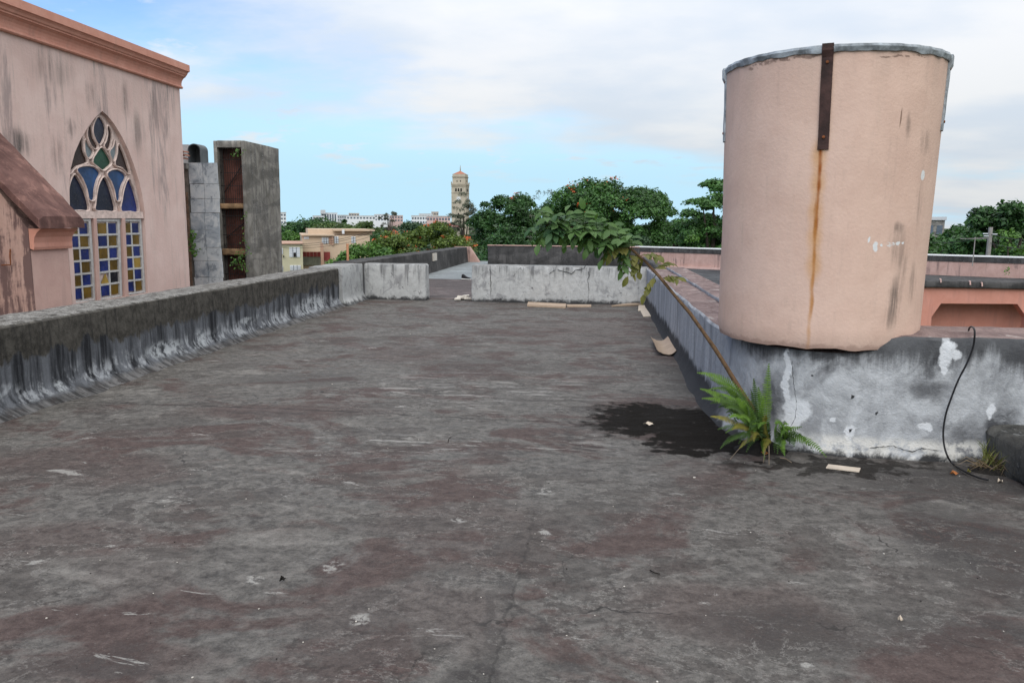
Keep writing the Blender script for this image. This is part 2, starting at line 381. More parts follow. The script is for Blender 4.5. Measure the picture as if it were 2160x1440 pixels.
DRC, DRR = (1.765, 6.335), 0.755
def mat_drum():
    g = G('pink_drum_plaster', 0.88, 0.25)
    x, y, z = g.sep()
    n = g.noise(3.2, 8, 0.65, 0.3); nf = g.noise(38, 5, 0.6); s1 = streaks(g, 6); s2 = streaks(g, 22, off=(1, 2, 0)); ns = g.noise(14, 7, 0.7, off=(7, 1, 1))
    c = g.mix(g.ss(n, 0.3, 0.72), (0.555, 0.385, 0.305), (0.625, 0.445, 0.355))
    c = g.mix(g.mul(g.ss(s1, 0.5, 0.7), 0.35), c, (0.56, 0.41, 0.32))
    c = g.mix(g.mul(g.ss(nf, 0.6, 0.8), 0.18), c, (0.45, 0.29, 0.23))
    c = g.mix(g.mul(g.ss(g.plus(g.mul(s2, .6), g.mul(ns, .4)), 0.52, 0.64), 0.22), c, (0.36, 0.27, 0.22))
    c = g.mix(g.mul(g.mul(g.ss(z, 2.45, 2.85), g.ss(s1, 0.42, 0.6)), 0.35), c, (0.42, 0.31, 0.25))
    c = g.mix(g.mul(g.mul(g.ss(g.noise(1.7, 4, 0.6, off=(9, 2, 4)), 0.5, 0.62), 1.0), 0.30), c, (0.65, 0.475, 0.385))
    wf = g.warp(0.06, 9, 4); wl = g.warp(0.035, 3.5, 3)
    def on(u, v, rr=DRR):     # point of the drum's front that this pixel sees
        q = ray(u, v); ox, oy = -DRC[0], -DRC[1]
        a = q.x ** 2 + q.y ** 2; b = 2 * (q.x * ox + q.y * oy); cc = ox * ox + oy * oy - rr * rr
        d = max(b * b - 4 * a * cc, 0); t = (-b - math.sqrt(d)) / (2 * a)
        return CC + q * t
    k = 5.8 / FPX
    # rust run below the middle strap
    zt, zb = on(1735, 318).z, on(1705, 700).z
    t = g.ss(z, zb, zt)
    for (u0, v0, u1, v1, wd, col, a) in ((1727, 330, 1716, 560, 20, (0.52, 0.28, 0.11), .7), (1731, 318, 1722, 470, 5.5, (0.27, 0.080, 0.015), 1.0), (1722, 440, 1712, 640, 5, (0.36, 0.15, 0.035), .9), (1712, 600, 1706, 735, 6, (0.47, 0.24, 0.10), .6)):
        for j in range(5):
            p = on(u0 + (u1 - u0) * j / 4, v0 + (v1 - v0) * j / 4)
            c = g.mix(g.mul(g.spot(wl, p, (wd * k, 0.3, abs(v1 - v0) * k * 0.20), 0.9), g.mul(a, g.ss(s2, 0.15, 0.42))), c, col)
    for (u, v, du, dv, a) in ((1888, 630, 22, 62, .85), (1880, 670, 24, 36, .6), (1905, 560, 14, 60, .5), (1895, 520, 30, 60, .4), (1895, 480, 16, 16, .7), (1915, 265, 10, 34, .5), (1950, 300, 22, 34, .4), (1925, 600, 14, 60, .5), (1940, 420, 12, 90, .35)):
        p = on(u, v)
        c = g.mix(g.mul(g.spot(wf, p, (du * k, 0.3, dv * k), 0.8), g.mul(a, g.ss(s2, 0.36, 0.60))), c, (0.15, 0.115, 0.095))
    for (u, v, du, dv) in ((1848, 521, 6, 11), (1876, 516, 6, 6), (1895, 511, 7, 4), (1832, 505, 3, 6), (1860, 518, 3, 3), (1945, 370, 6, 12), (1907, 513, 4, 3), (1884, 514, 4, 4)):
        c = g.mix(g.mul(g.spot(wf, on(u, v), (du * k, 0.2, dv * k), 0.3), g.ss(ns, 0.35, 0.45)), c, (0.62, 0.63, 0.62))
    p = on(1900, 240)
    c = g.mix(g.mul(g.spot(wl, on(1899, 250), (2.0 * k, 0.2, 22 * k), 0.5), 0.8), c, (0.16, 0.10, 0.07))
    # hairline cracks under the rim
    for (u0, v0, u1, v1, wd) in ((1590, 145, 1660, 120, 7), (1660, 126, 1725, 118, 4), (1865, 122, 1940, 120, 2.2)):
        for j in range(4):
            pp = on(u0 + (u1 - u0) * j / 3, v0 + (v1 - v0) * j / 3)
            c = g.mix(g.mul(g.spot(wf, pp, (14 * k, 0.2, wd * k), 0.5), g.mul(0.75, g.ss(ns, 0.42, 0.5))), c, (0.17, 0.11, 0.085))
    c = g.mix(g.mul(g.ss(g.plus(z, g.mul(g.ma('SUBTRACT', ns, 0.5), 0.12)), 0.83, 0.80), 0.6), c, (0.30, 0.19, 0.15))
    g.color(c)
    g.bump(g.plus(g.mul(g.noise(5, 3, 0.6), 1.2), g.noise(45, 2, 0.6)), 0.2, 0.012)
    return g.m

def mat_facade():
    g = G('weathered_pink_stucco', 0.9, 0.2)
    x, y, z = g.sep()
    n = g.noise(1.3, 8, 0.65, 0.4); nf = g.noise(20, 6, 0.65); s1 = g.noise(2.6, 8, 0.68, 0.3, st=(1, 1, 0.14)); s2 = g.noise(7, 7, 0.7, 0.2, st=(1, 1, 0.06), off=(4, 4, 0))
    c = g.mix(g.ss(n, 0.3, 0.7), (0.67, 0.485, 0.43), (0.76, 0.58, 0.52))
    c = g.mix(g.mul(g.ss(s2, 0.45, 0.65), 0.35), c, (0.60, 0.46, 0.40))
    st = g.mul(g.ss(s1, 0.52, 0.66), g.ss(g.plus(z, g.mul(g.ma('SUBTRACT', n, 0.5), 2.5)), 0.9, 2.3))
    c = g.mix(g.mul(st, 0.70), c, (0.29, 0.235, 0.225))
    st2 = g.mul(g.ss(s2, 0.55, 0.66), g.ss(s1, 0.42, 0.58))
    c = g.mix(g.mul(st2, 0.6), c, (0.24, 0.20, 0.19))
    wf = g.warp(0.25, 4, 6)
    for (u, v, du, dv, a) in ((40, 300, 40, 40, .9), (150, 270, 14, 30, .8), (190, 200, 14, 40, .6), (290, 280, 20, 60, .6), (265, 210, 14, 50, .5), (110, 150, 60, 50, .45), (330, 230, 14, 60, .45), (120, 330, 16, 60, .5)):
        p = onX(u, v, -9.0); a1 = onX(u + du, v, -9.0) - onX(u - du, v, -9.0); b1 = onX(u, v + dv, -9.0) - onX(u, v - dv, -9.0)
        c = g.mix(g.mul(g.spot(wf, p, (0.5, a1.length / 2, b1.length / 2), 0.8), g.mul(a, g.ss(s2, 0.32, 0.6))), c, (0.105, 0.092, 0.085))
    c = g.mix(g.mul(g.ss(g.plus(g.mul(nf, .4), g.mul(s2, .6)), 0.56, 0.64), 0.45), c, (0.66, 0.56, 0.51))
    g.color(c)
    g.bump(nf, 0.4, 0.02)
    return g.m

def mat_stained_pink(name, a=(0.46, 0.215, 0.165), b=(0.53, 0.27, 0.21), dirt=(0.10, 0.075, 0.07), amt=0.3, th=(0.50, 0.62)):
    g = G(name, 0.88, 0.2)
    n = g.noise(3, 6, 0.66, 0.4); s2 = g.noise(5, 6, 0.7, 0.2, st=(1, 1, 0.08)); nf = g.noise(30, 4, 0.6)
    c = g.mix(g.ss(n, 0.3, 0.7), a, b)
    c = g.mix(g.mul(g.ss(g.plus(g.mul(n, 0.35), g.mul(s2, 0.65)), th[0], th[1]), amt), c, dirt)
    g.color(c); g.bump(nf, 0.3, 0.015)
    return g.m

def mat_concrete(name, lo, hi, dark, light, tz=(0.0, 4.0), amt=0.7):
    g = G(name, 0.93, 0.2)
    n = g.noise(2.4, 6, 0.68, 0.5); s2 = g.noise(7, 8, 0.72, 0.2, st=(1, 1, 0.09)); nf = g.noise(26, 6, 0.7)
    nb = g.noise(0.8, 4, 0.6, 0.3, st=(0.5, 0.5, 1.6), off=(3, 1, 2))
    c = g.mix(g.ss(n, 0.3, 0.7), lo, hi)
    c = g.mix(g.mul(g.ss(nb, 0.50, 0.56), 0.45), c, dark)
    c = g.mix(g.mul(g.ss(s2, 0.48, 0.62), amt), c, dark)
    c = g.mix(g.mul(g.ss(g.plus(g.mul(s2, 0.5), g.mul(nf, 0.5)), 0.56, 0.64), amt), c, light)
    g.color(c); g.bump(nf, 0.5, 0.03)
    return g.m

def mat_leaf(name, dark, paler, tip=None, scale=0.35, trans=0.22):
    g = G(name, 0.55, 0.35)
    n = g.noise(scale, 3, 0.6)
    f = g.plus(g.mul(g.isl, 0.65), g.mul(g.ss(n, 0.35, 0.65), 0.45))
    c = g.mix(f, dark, paler)  # leaf's own tone, random per leaf and drifting by clump
    if tip: c = g.mix(g.ss(g.isl, 0.90, 0.95), c, tip)
    g.color(c)
    tr = g.add('ShaderNodeBsdfTranslucent'); g.L.new(g.mix(1.0, c, (1.25, 1.35, 0.6), 'MULTIPLY'), tr.inputs[0])
    ms = g.add('ShaderNodeMixShader'); ms.inputs[0].default_value = trans
    g.L.new(g.b.outputs[0], ms.inputs[1]); g.L.new(tr.outputs[0], ms.inputs[2])
    g.L.new(ms.outputs[0], g.N['Material Output'].inputs[0])
    return g.m

# ------------------------------------------------------------------ object helpers
WL = {}    # world origin of every object that may carry children
def tag(o, label=None, cat=None, group=None, kind=None):
    if label: o['label'] = label
    if cat: o['category'] = cat
    if group: o['group'] = group
    if kind: o['kind'] = kind
    return o
def empty(name, loc, label=None, cat=None, group=None):
    o = bpy.data.objects.new(name, None); COL.objects.link(o); o.location = loc
    o.empty_display_size = 0.2
    WL[o.name] = Vector(loc); return tag(o, label, cat, group)

class MB:
    def __init__(s): s.v = []; s.f = []; s.mi = []
    def add(s, vs, fs, mi=0):
        b = len(s.v); s.v += [tuple(x) for x in vs]
        s.f += [tuple(i + b for i in f) for f in fs]; s.mi += [mi] * len(fs)
        return s
    def box(s, a, b, mi=0):
        (x0, y0, z0), (x1, y1, z1) = a, b
        x0, x1 = min(x0, x1), max(x0, x1); y0, y1 = min(y0, y1), max(y0, y1); z0, z1 = min(z0, z1), max(z0, z1)
        return s.add([(x0, y0, z0), (x1, y0, z0), (x1, y1, z0), (x0, y1, z0), (x0, y0, z1), (x1, y0, z1), (x1, y1, z1), (x0, y1, z1)],
                     [(0, 3, 2, 1), (4, 5, 6, 7), (0, 1, 5, 4), (1, 2, 6, 5), (2, 3, 7, 6), (3, 0, 4, 7)], mi)
    def obox(s, c, ex, ey, ez, mi=0):      # centre and three half-axis vectors
        c, ex, ey, ez = map(Vector, (c, ex, ey, ez)); vs = []
        for k in (-1, 1):
            for (i, j) in ((-1, -1), (1, -1), (1, 1), (-1, 1)): vs.append(c + i * ex + j * ey + k * ez)
        return s.add(vs, [(0, 3, 2, 1), (4, 5, 6, 7), (0, 1, 5, 4), (1, 2, 6, 5), (2, 3, 7, 6), (3, 0, 4, 7)], mi)
    def tube(s, pts, r, seg=8, mi=0, cap=True):
        pts = [Vector(p) for p in pts]; n = len(pts)
        if not hasattr(r, '__len__'): r = [r] * n
        vs = []; up = Vector((0.123, 0.31, 0.94)); px = None
        for i, p in enumerate(pts):
            t = (pts[min(i + 1, n - 1)] - pts[max(i - 1, 0)]).normalized()
            ax = (px - t * px.dot(t)) if px is not None else up.cross(t)
            if ax.length < 1e-5: ax = Vector((1, 0, 0)).cross(t)
            ax.normalize(); px = ax; ay = t.cross(ax)
            for k in range(seg):
                a = 2 * PI * k / seg; vs.append(p + (ax * math.cos(a) + ay * math.sin(a)) * r[i])
        fs = [(i * seg + k, i * seg + (k + 1) % seg, (i + 1) * seg + (k + 1) % seg, (i + 1) * seg + k) for i in range(n - 1) for k in range(seg)]
        if cap: fs += [tuple(range(seg - 1, -1, -1)), tuple((n - 1) * seg + k for k in range(seg))]
        return s.add(vs, fs, mi)
    def prism(s, poly, axis, a, b, mi=0):
        """extrude a 2-D polygon along an axis (0: yz, 1: xz, 2: xy)"""
        def mk(p, t):
            return (t, p[0], p[1]) if axis == 0 else (p[0], t, p[1]) if axis == 1 else (p[0], p[1], t)
        n = len(poly); vs = [mk(p, a) for p in poly] + [mk(p, b) for p in poly]
        tri = tessellate_polygon([[Vector((p[0], p[1], 0)) for p in poly]])
        fs = [tuple(t) for t in tri] + [tuple(n + i for i in reversed(t)) for t in tri]
        fs += [(i, (i + 1) % n, n + (i + 1) % n, n + i) for i in range(n)]
        return s.add(vs, fs, mi)
    def build(s, name, mats, parent=None, smooth=False, label=None, cat=None, group=None, kind=None, origin=None):
        if not isinstance(mats, (list, tuple)): mats = [mats]
        A = np.array(s.v, dtype=float)
        if parent is not None: org = WL[parent.name]
        elif origin is not None: org = Vector(origin)
        else: org = Vector(((A[:, 0].min() + A[:, 0].max()) / 2, (A[:, 1].min() + A[:, 1].max()) / 2, A[:, 2].min()))
        A = A - np.array(org)
        me = bpy.data.meshes.new(name); me.from_pydata(A.tolist(), [], s.f)
        for m in mats: me.materials.append(MAT[m] if isinstance(m, str) else m)
        if len(mats) > 1: me.polygons.foreach_set('material_index', s.mi)
        bm = bmesh.new(); bm.from_mesh(me); bmesh.ops.recalc_face_normals(bm, faces=bm.faces); bm.to_mesh(me); bm.free()
        if smooth:
            me.polygons.foreach_set('use_smooth', [True] * len(me.polygons)); me.set_sharp_from_angle(angle=math.radians(45))
        o = bpy.data.objects.new(name, me); COL.objects.link(o)
        if parent is not None: o.parent = parent
        else: o.location = org
        WL[o.name] = org
        return tag(o, label, cat, group, kind)

def jit(p, amp, sc_=3.0, off=0.0):
    q = Vector(p) * sc_ + Vector((off, off * 1.7, off * 0.3))
    return Vector(p) + noise.noise_vector(q) * amp + noise.noise_vector(q * 3.7) * amp * 0.45

def rough_box(m, a, b, step=0.12, amp=0.008, r=0.02, mi=0, seed=0.0):
    """box with subdivided, slightly uneven faces and softened edges"""
    lo = [min(a[i], b[i]) for i in range(3)]; hi = [max(a[i], b[i]) for i in range(3)]
    n = [max(2, int((hi[i] - lo[i]) / step)) for i in range(3)]
    idx = {}; vs = []; fs = []
    def ax(i):
        ts = [lo[i], lo[i] + r] + [lo[i] + r + (hi[i] - lo[i] - 2 * r) * k / n[i] for k in range(1, n[i])] + [hi[i] - r, hi[i]]
        return ts
    T = [ax(0), ax(1), ax(2)]
    def vert(i, j, k):
        key = (i, j, k)
        if key in idx: return idx[key]
        p = Vector((T[0][i], T[1][j], T[2][k]))
        e = [q == 0 or q == len(T[d]) - 1 for d, q in enumerate(key)]
        if sum(e) >= 2:
            for d in range(3):
                if e[d]: p[d] += (r * 0.4) * (1 if key[d] == 0 else -1) * (1 + 1.2 * noise.noise(Vector(p) * 5 + Vector((seed, 0, 0))))
        idx[key] = len(vs); vs.append(jit(p, amp, 2.3, seed)); return idx[key]
    L_ = [len(t) - 1 for t in T]
    for d in range(3):
        u_, v_ = [q for q in range(3) if q != d]
        for side in (0, L_[d]):
            for i in range(L_[u_]):
                for j in range(L_[v_]):
                    key = [0, 0, 0]; q = []
                    for (di, dj) in ((0, 0), (1, 0), (1, 1), (0, 1)):
                        key[d] = side; key[u_] = i + di; key[v_] = j + dj; q.append(vert(*key))
                    fs.append(tuple(q))
    m.add(vs, fs, mi)

def sweep(m, prof, path, amp=0.006, seed=0.0, caps=True, mi=0):
    """prof(i) -> list of (offset outward from path, z); path: list of (x, y, nx, ny)"""
    vs = []; n = None
    for i, (x, y, nx, ny) in enumerate(path):
        pr = prof(i); n = len(pr)
        for (o, z) in pr: vs.append(jit((x + nx * o, y + ny * o, z), amp, 2.1, seed))
    fs = [(i * n + k, i * n + k + 1, (i + 1) * n + k + 1, (i + 1) * n + k) for i in range(len(path) - 1) for k in range(n - 1)]
    if caps: fs += [tuple(range(n)), tuple((len(path) - 1) * n + k for k in range(n - 1, -1, -1))]
    m.add(vs, fs, mi)

# ------------------------------------------------------------------ material set
MAT['deck'] = mat_deck()
MAT['lpar'] = mat_left_parapet()
MAT['wpar'] = mat_white_parapet('stained_white_parapet', 0.765, 0.0).m
MAT['wpil'] = mat_white_parapet('stained_white_pilaster', 0.775, 5.0, 0.3).m
MAT['rpar'] = mat_right_parapet()
MAT['drum'] = mat_drum()
MAT['facade'] = mat_facade()
MAT['cornice'] = mat_stained_pink('salmon_cornice_paint', (0.60, 0.285, 0.21), (0.68, 0.35, 0.265), (0.36, 0.19, 0.15), 0.3)
MAT['salmon'] = mat_stained_pink('salmon_wall_paint', (0.50, 0.225, 0.165), (0.56, 0.265, 0.20), (0.25, 0.13, 0.11), 0.25)
MAT['pinkpale'] = mat_stained_pink('pale_pink_paint', (0.55, 0.36, 0.31), (0.62, 0.42, 0.36), (0.30, 0.22, 0.20), 0.25)
MAT['pinkdirty'] = mat_stained_pink('dirty_pink_paint', (0.40, 0.255, 0.215), (0.52, 0.35, 0.30), (0.115, 0.085, 0.08), 0.75)
MAT['pinkstain'] = mat_stained_pink('streaked_pink_paint', (0.47, 0.31, 0.26), (0.57, 0.40, 0.34), (0.135, 0.085, 0.082), 0.9, (0.46, 0.54))
MAT['coping'] = mat_stained_pink('worn_maroon_coping', (0.10, 0.052, 0.046), (0.21, 0.115, 0.098), (0.40, 0.22, 0.18), 0.5)
MAT['black_par'] = mat_concrete('black_stained_parapet', (0.045, 0.044, 0.043), (0.105, 0.10, 0.097), (0.020, 0.020, 0.020), (0.17, 0.165, 0.16), amt=0.6)
MAT['tower_con'] = mat_concrete('lichen_concrete', (0.15, 0.138, 0.118), (0.33, 0.31, 0.275), (0.075, 0.072, 0.068), (0.52, 0.51, 0.49), amt=0.62)
MAT['curb'] = mat_concrete('mossy_curb', (0.05, 0.048, 0.042), (0.13, 0.125, 0.11), (0.018, 0.018, 0.018), (0.22, 0.22, 0.21), amt=0.6)
MAT['roofdark'] = mat_concrete('black_roof_felt', (0.040, 0.042, 0.045), (0.090, 0.092, 0.095), (0.025, 0.025, 0.026), (0.16, 0.165, 0.17), amt=0.5)
MAT['walk'] = mat_concrete('maroon_walkway', (0.085, 0.068, 0.066), (0.15, 0.125, 0.12), (0.05, 0.045, 0.045), (0.22, 0.21, 0.20), amt=0.5)
MAT['walkblue'] = mat_concrete('pale_membrane', (0.17, 0.19, 0.195), (0.29, 0.315, 0.32), (0.15, 0.16, 0.165), (0.50, 0.53, 0.53), amt=0.5)
MAT['whiteflash'] = simple('white_flashing', (0.78, 0.78, 0.76), 0.5, 0.06, 3)
MAT['rust'] = simple('rusted_strap', (0.045, 0.022, 0.018), 0.75, 0.5, 9, bump=0.5)
MAT['rustbolt'] = simple('orange_rust', (0.20, 0.065, 0.022), 0.85, 0.4, 30)
MAT['rustpanel'] = simple('rusted_panel', (0.125, 0.048, 0.036), 0.85, 0.5, 2.5, bump=0.3)
MAT['rustbeam'] = simple('rust_stained_beam', (0.22, 0.135, 0.07), 0.9, 0.5, 5)
MAT['darkbar'] = simple('dark_iron', (0.020, 0.017, 0.016), 0.7, 0.3, 9)
MAT['flash'] = simple('aged_galvanised_rim', (0.27, 0.295, 0.31), 0.6, 0.6, 9, metal=0.1, bump=0.3)
MAT['glass_dkblue'] = None
def mat_glass(name, col, rough=0.3):
    g = G(name, rough, 0.25)
    n = g.noise(3, 4, 0.6)
    g.color(g.mix(g.ss(n, 0.3, 0.7), tuple(c * 0.55 for c in col), tuple(c * 1.35 for c in col)))
    rnd = g.add('ShaderNodeObjectInfo').outputs['Random']
    c2 = g.mix(g.mul(g.ss(g.noise(26, 4, 0.7), 0.50, 0.68), 0.30), g.mix(g.ss(n, 0.3, 0.7), tuple(c * 0.55 for c in col), tuple(c * 1.35 for c in col)), (0.16, 0.145, 0.13))
    g.color(g.mix(g.mul(rnd, 0.55), c2, tuple(c * 0.35 for c in col)))
    g.bump(g.noise(14, 3, 0.5), 0.25, 0.015)
    return g.m
for k, c in dict(navy=(0.012, 0.018, 0.045), blue=(0.022, 0.085, 0.23), royal=(0.016, 0.030, 0.16), brown=(0.050, 0.025, 0.020), green=(0.012, 0.085, 0.045),
                 pale=(0.25, 0.30, 0.32), amber=(0.17, 0.10, 0.014), lamber=(0.38, 0.25, 0.055), dark=(0.010, 0.010, 0.014)).items():
    MAT['g_' + k] = mat_glass('glass_' + k, c)
MAT['tracery'] = simple('pale_pink_tracery', (0.68, 0.54, 0.48), 0.85, 0.22, 9, bump=0.3)
MAT['winframe'] = simple('pale_grey_window_frame', (0.50, 0.49, 0.47), 0.7, 0.15, 12)
def mat_tin():
    g = G('weathered_zinc_sheet', 0.6, 0.4)
    n = g.noise(3.5, 8, 0.7, 0.6); n2 = g.noise(1.4, 3, 0.5, off=(4, 1, 2)); isl = g.add('ShaderNodeObjectInfo').outputs['Random']
    c = g.mix(isl, (0.36, 0.40, 0.43), (0.54, 0.57, 0.58))
    c = g.mix(g.mul(g.ss(n, 0.50, 0.56), 0.9), c, (0.56, 0.58, 0.58)); c = g.mix(g.mul(g.ss(n, 0.47, 0.40), 0.75), c, (0.16, 0.185, 0.21)); c = g.mix(g.mul(g.ss(n2, 0.55, 0.65), 0.5), c, (0.26, 0.30, 0.34))
    g.color(c); g.bump(n, 0.2, 0.01); return g.m
MAT['tin'] = mat_tin()
MAT['hood'] = simple('grey_vent_hood', (0.10, 0.11, 0.115), 0.6, 0.3, 4)
MAT['brick'] = simple('dull_brown_brick', (0.20, 0.125, 0.085), 0.9, 0.35, 8)
MAT['mortar'] = simple('grey_mortar', (0.14, 0.12, 0.10), 0.95, 0.3, 8)
MAT['clay'] = simple('clay_tile', (0.33, 0.14, 0.09), 0.85, 0.3, 8)
MAT['card'] = simple('tan_cardboard', (0.37, 0.28, 0.205), 0.85, 0.10, 10)
MAT['cardpale'] = simple('pale_board', (0.52, 0.44, 0.35), 0.85, 0.10, 10)
MAT['cable'] = simple('black_cable', (0.010, 0.010, 0.011), 0.5, 0.1, 9)
MAT['stem'] = simple('brown_sapling_bark', (0.115, 0.068, 0.034), 0.75, 0.35, 40, bump=0.3)
MAT['bark'] = simple('grey_bark', (0.085, 0.068, 0.054), 0.9, 0.3, 4)
MAT['twig'] = simple('dry_twig', (0.20, 0.155, 0.11), 0.85, 0.25, 40)
MAT['soil'] = simple('black_soil', (0.012, 0.010, 0.008), 0.95, 0.5, 30, bump=0.6)
MAT['dryleaf'] = simple('orange_dry_leaf', (0.33, 0.12, 0.035), 0.8, 0.35, 30)
MAT['shoeblack'] = simple('black_shoe_upper', (0.012, 0.012, 0.014), 0.7, 0.2, 20)
MAT['white'] = simple('plain_white', (0.74, 0.73, 0.70), 0.6, 0.06, 5)
MAT['rubble'] = simple('pale_rubble', (0.50, 0.46, 0.40), 0.9, 0.25, 20)
MAT['orange'] = simple('orange_pipe_paint', (0.50, 0.24, 0.13), 0.7, 0.15, 8)
MAT['ground'] = simple('grassy_ground', (0.055, 0.075, 0.030), 0.95, 0.4, 0.05)
MAT['asphalt'] = simple('grey_street', (0.095, 0.095, 0.10), 0.95, 0.15, 1.0)
MAT['body'] = simple('rendered_wall', (0.42, 0.30, 0.26), 0.95, 0.2, 1.0)

# ------------------------------------------------------------------ setting: ground, roof decks
GZ = -9.0
m = MB(); m.add([(-4000, -1500, GZ), (4000, -1500, GZ), (4000, 6000, GZ), (-4000, 6000, GZ)], [(0, 1, 2, 3)])
m.build('ground', 'ground', kind='structure')
m = MB()
a, b = atD(1005, 530, 62), atD(1500, 515, 70)
m.add([(-60, 46, GZ + .02), (90, 60, GZ + .02), (90, 67, GZ + .02), (-60, 53, GZ + .02)], [(0, 1, 2, 3)]); m.build('street', 'asphalt', kind='structure')

def dz(x, y):
    p = Vector((x * 0.55, y * 0.8, 0.0)); q = Vector((x * 2.1, y * 2.9, 4.0))
    h = 0.018 * noise.noise(p) + 0.006 * noise.noise(q)
    return h - 0.02 * math.exp(-((x - 0.55) ** 2 / 0.5 + (y - 6.6) ** 2 / 0.5))
def deck():
    st = 0.07; nx = int(10.4 / st); ny = int(20.3 / st); m = MB()
    vs = []
    for j in range(ny + 1):
        for i in range(nx + 1):
            x = -5.3 + i * st; y = -4.0 + j * st
            vs.append((x, y, dz(x, y)))
    fs = []
    for j in range(ny):
        for i in range(nx):
            x = -5.3 + i * st; y = -4 + j * st
            if y > 5.9 and x > 1.62: continue
            k = j * (nx + 1) + i; fs.append((k, k + 1, k + nx + 2, k + nx + 1))
    m.add(vs, fs)
    return m.build('roof_deck', 'deck', kind='structure', smooth=True, origin=(0, 0, 0))
deck()
m = MB(); m.box((-5.45, -3.9, GZ + .01), (1.75, 33.0, -0.12)); m.box((1.76, -3.9, GZ + .01), (5.0, 5.6, -0.121)); m.build('building_body', 'body', kind='structure')
# passage floor beyond the gap in the cross parapet
m = MB(); m.add([(-5.3, 16.36, .028), (1.1, 16.36, .028), (1.1, 22.6, .028), (-5.3, 22.2, .028)], [(0, 1, 2, 3)])
m.add([(-5.3, 16.30, -0.05), (1.1, 16.30, -0.05), (1.1, 16.36, .028), (-5.3, 16.36, .028)], [(0, 1, 2, 3)]); m.build('passage_floor', 'walk', kind='structure')
m = MB(); m.box((-5.3, 21.9, -0.1), (1.1, 32.6, .034)); m.build('far_walkway', 'walkblue', kind='structure')
m = MB(); m.add([(1.70, 7.0, -.02), (7.0, 19.6, -.02), (7.0, 31.5, -.02), (1.70, 31.5, -.02)], [(0, 1, 2, 3)]); m.build('neighbouring_roof', 'roofdark', kind='structure')

# ------------------------------------------------------------------ parapets
def cove(i):
    a = [(-0.56, 0.735), (-0.53, 0.748), (-0.4, 0.752), (-0.27, 0.75), (-0.14, 0.752), (-0.03, 0.748), (0.0, 0.73)]
    a += [(0.004 + 0.0 * k, 0.73 - k * 0.07) for k in range(1, 8)]
    cx = 0.30
    a += [(0.004 + cx * (1 - math.cos(t)), 0.20 - 0.225 * math.sin(t)) for t in [PI / 2 * k / 9 for k in range(1, 10)]]
    return [(-0.56, -0.1)] + a
m = MB(); ys = np.arange(-3.6, 14.62, 0.10)
sweep(m, cove, [(-4.95, y, 1, 0) for y in ys], 0.012, 1.0)
m.build('parapet', 'lpar', smooth=True, label='long dark algae-streaked parapet with curved foot along the left of the roof', cat='parapet')
# pilaster end + cross parapet left of gap
root = empty('parapet', (-4.3, 16.1, 0), 'short white stained cross parapet left of the gap with corner pilaster', 'parapet')
m = MB()
sweep(m, lambda i: [(-0.60, -0.1), (-0.60, 0.76), (-0.3, 0.772), (0.05, 0.77), (0.065, 0.74), (0.065, 0.5), (0.065, 0.28)] + [(0.065 + 0.26 * (1 - math.cos(t)), 0.20 - 0.22 * math.sin(t)) for t in [PI / 2 * k / 8 for k in range(1, 9)]],
      [(-4.95, y, 1, 0) for y in np.arange(14.625, 16.02, 0.08)], 0.010, 3.0)
m.build('pilaster', 'wpil', root, smooth=True)
m = MB(); rough_box(m, (-4.87, 16.02, -0.03), (-3.53, 16.38, 0.765), 0.11, 0.012, 0.03, seed=2.0)
m.build('wall', 'wpar', root, smooth=True)
m = MB(); rough_box(m, (-2.55, 16.00, -0.03), (1.12, 16.36, 0.77), 0.11, 0.013, 0.03, seed=7.0)
rootB = m.build('parapet', 'wpar', smooth=True, label='long white cracked cross parapet right of the gap at the back of the roof', cat='parapet')
# cracks of the cross parapet
MAT['crack'] = simple('crack_dark', (0.03, 0.03, 0.03), 0.95, 0.3, 30)  # near-black tone of the crack lines
def crack(px, parent, plane=16.0, wd=0.008, off=0.012, mat='crack', seed=0):
    random.seed(seed); pts = []
    for (a, b) in zip(px[:-1], px[1:]):
        n = max(2, int(math.hypot(b[0] - a[0], b[1] - a[1]) / 4))
        for k in range(n):
            t = k / n; pts.append((a[0] + (b[0] - a[0]) * t + random.uniform(-1, 1), a[1] + (b[1] - a[1]) * t + random.uniform(-.8, .8)))
    pts.append(px[-1]); m = MB()
    P = [onY(u, v, plane - off) for (u, v) in pts]
    m.tube(P, [wd * random.uniform(0.15, 0.75) for _ in P], 5)
    return m.build('crack', mat, parent)
crack([(1159, 577), (1172, 568), (1175, 560)], rootB, seed=1); crack([(1175, 569), (1187, 572), (1205, 577), (1215, 570), (1233, 566), (1236, 558)], rootB, wd=0.011, seed=2)
crack([(1241, 572), (1243, 582), (1239, 592), (1242, 610), (1240, 636)], rootB, wd=0.006, seed=3); crack([(1034, 560), (1035, 590), (1035, 622)], rootB, wd=0.010, seed=4)
crack([(1082, 583), (1090, 572), (1097, 565), (1103, 572)], rootB, wd=0.005, seed=5)

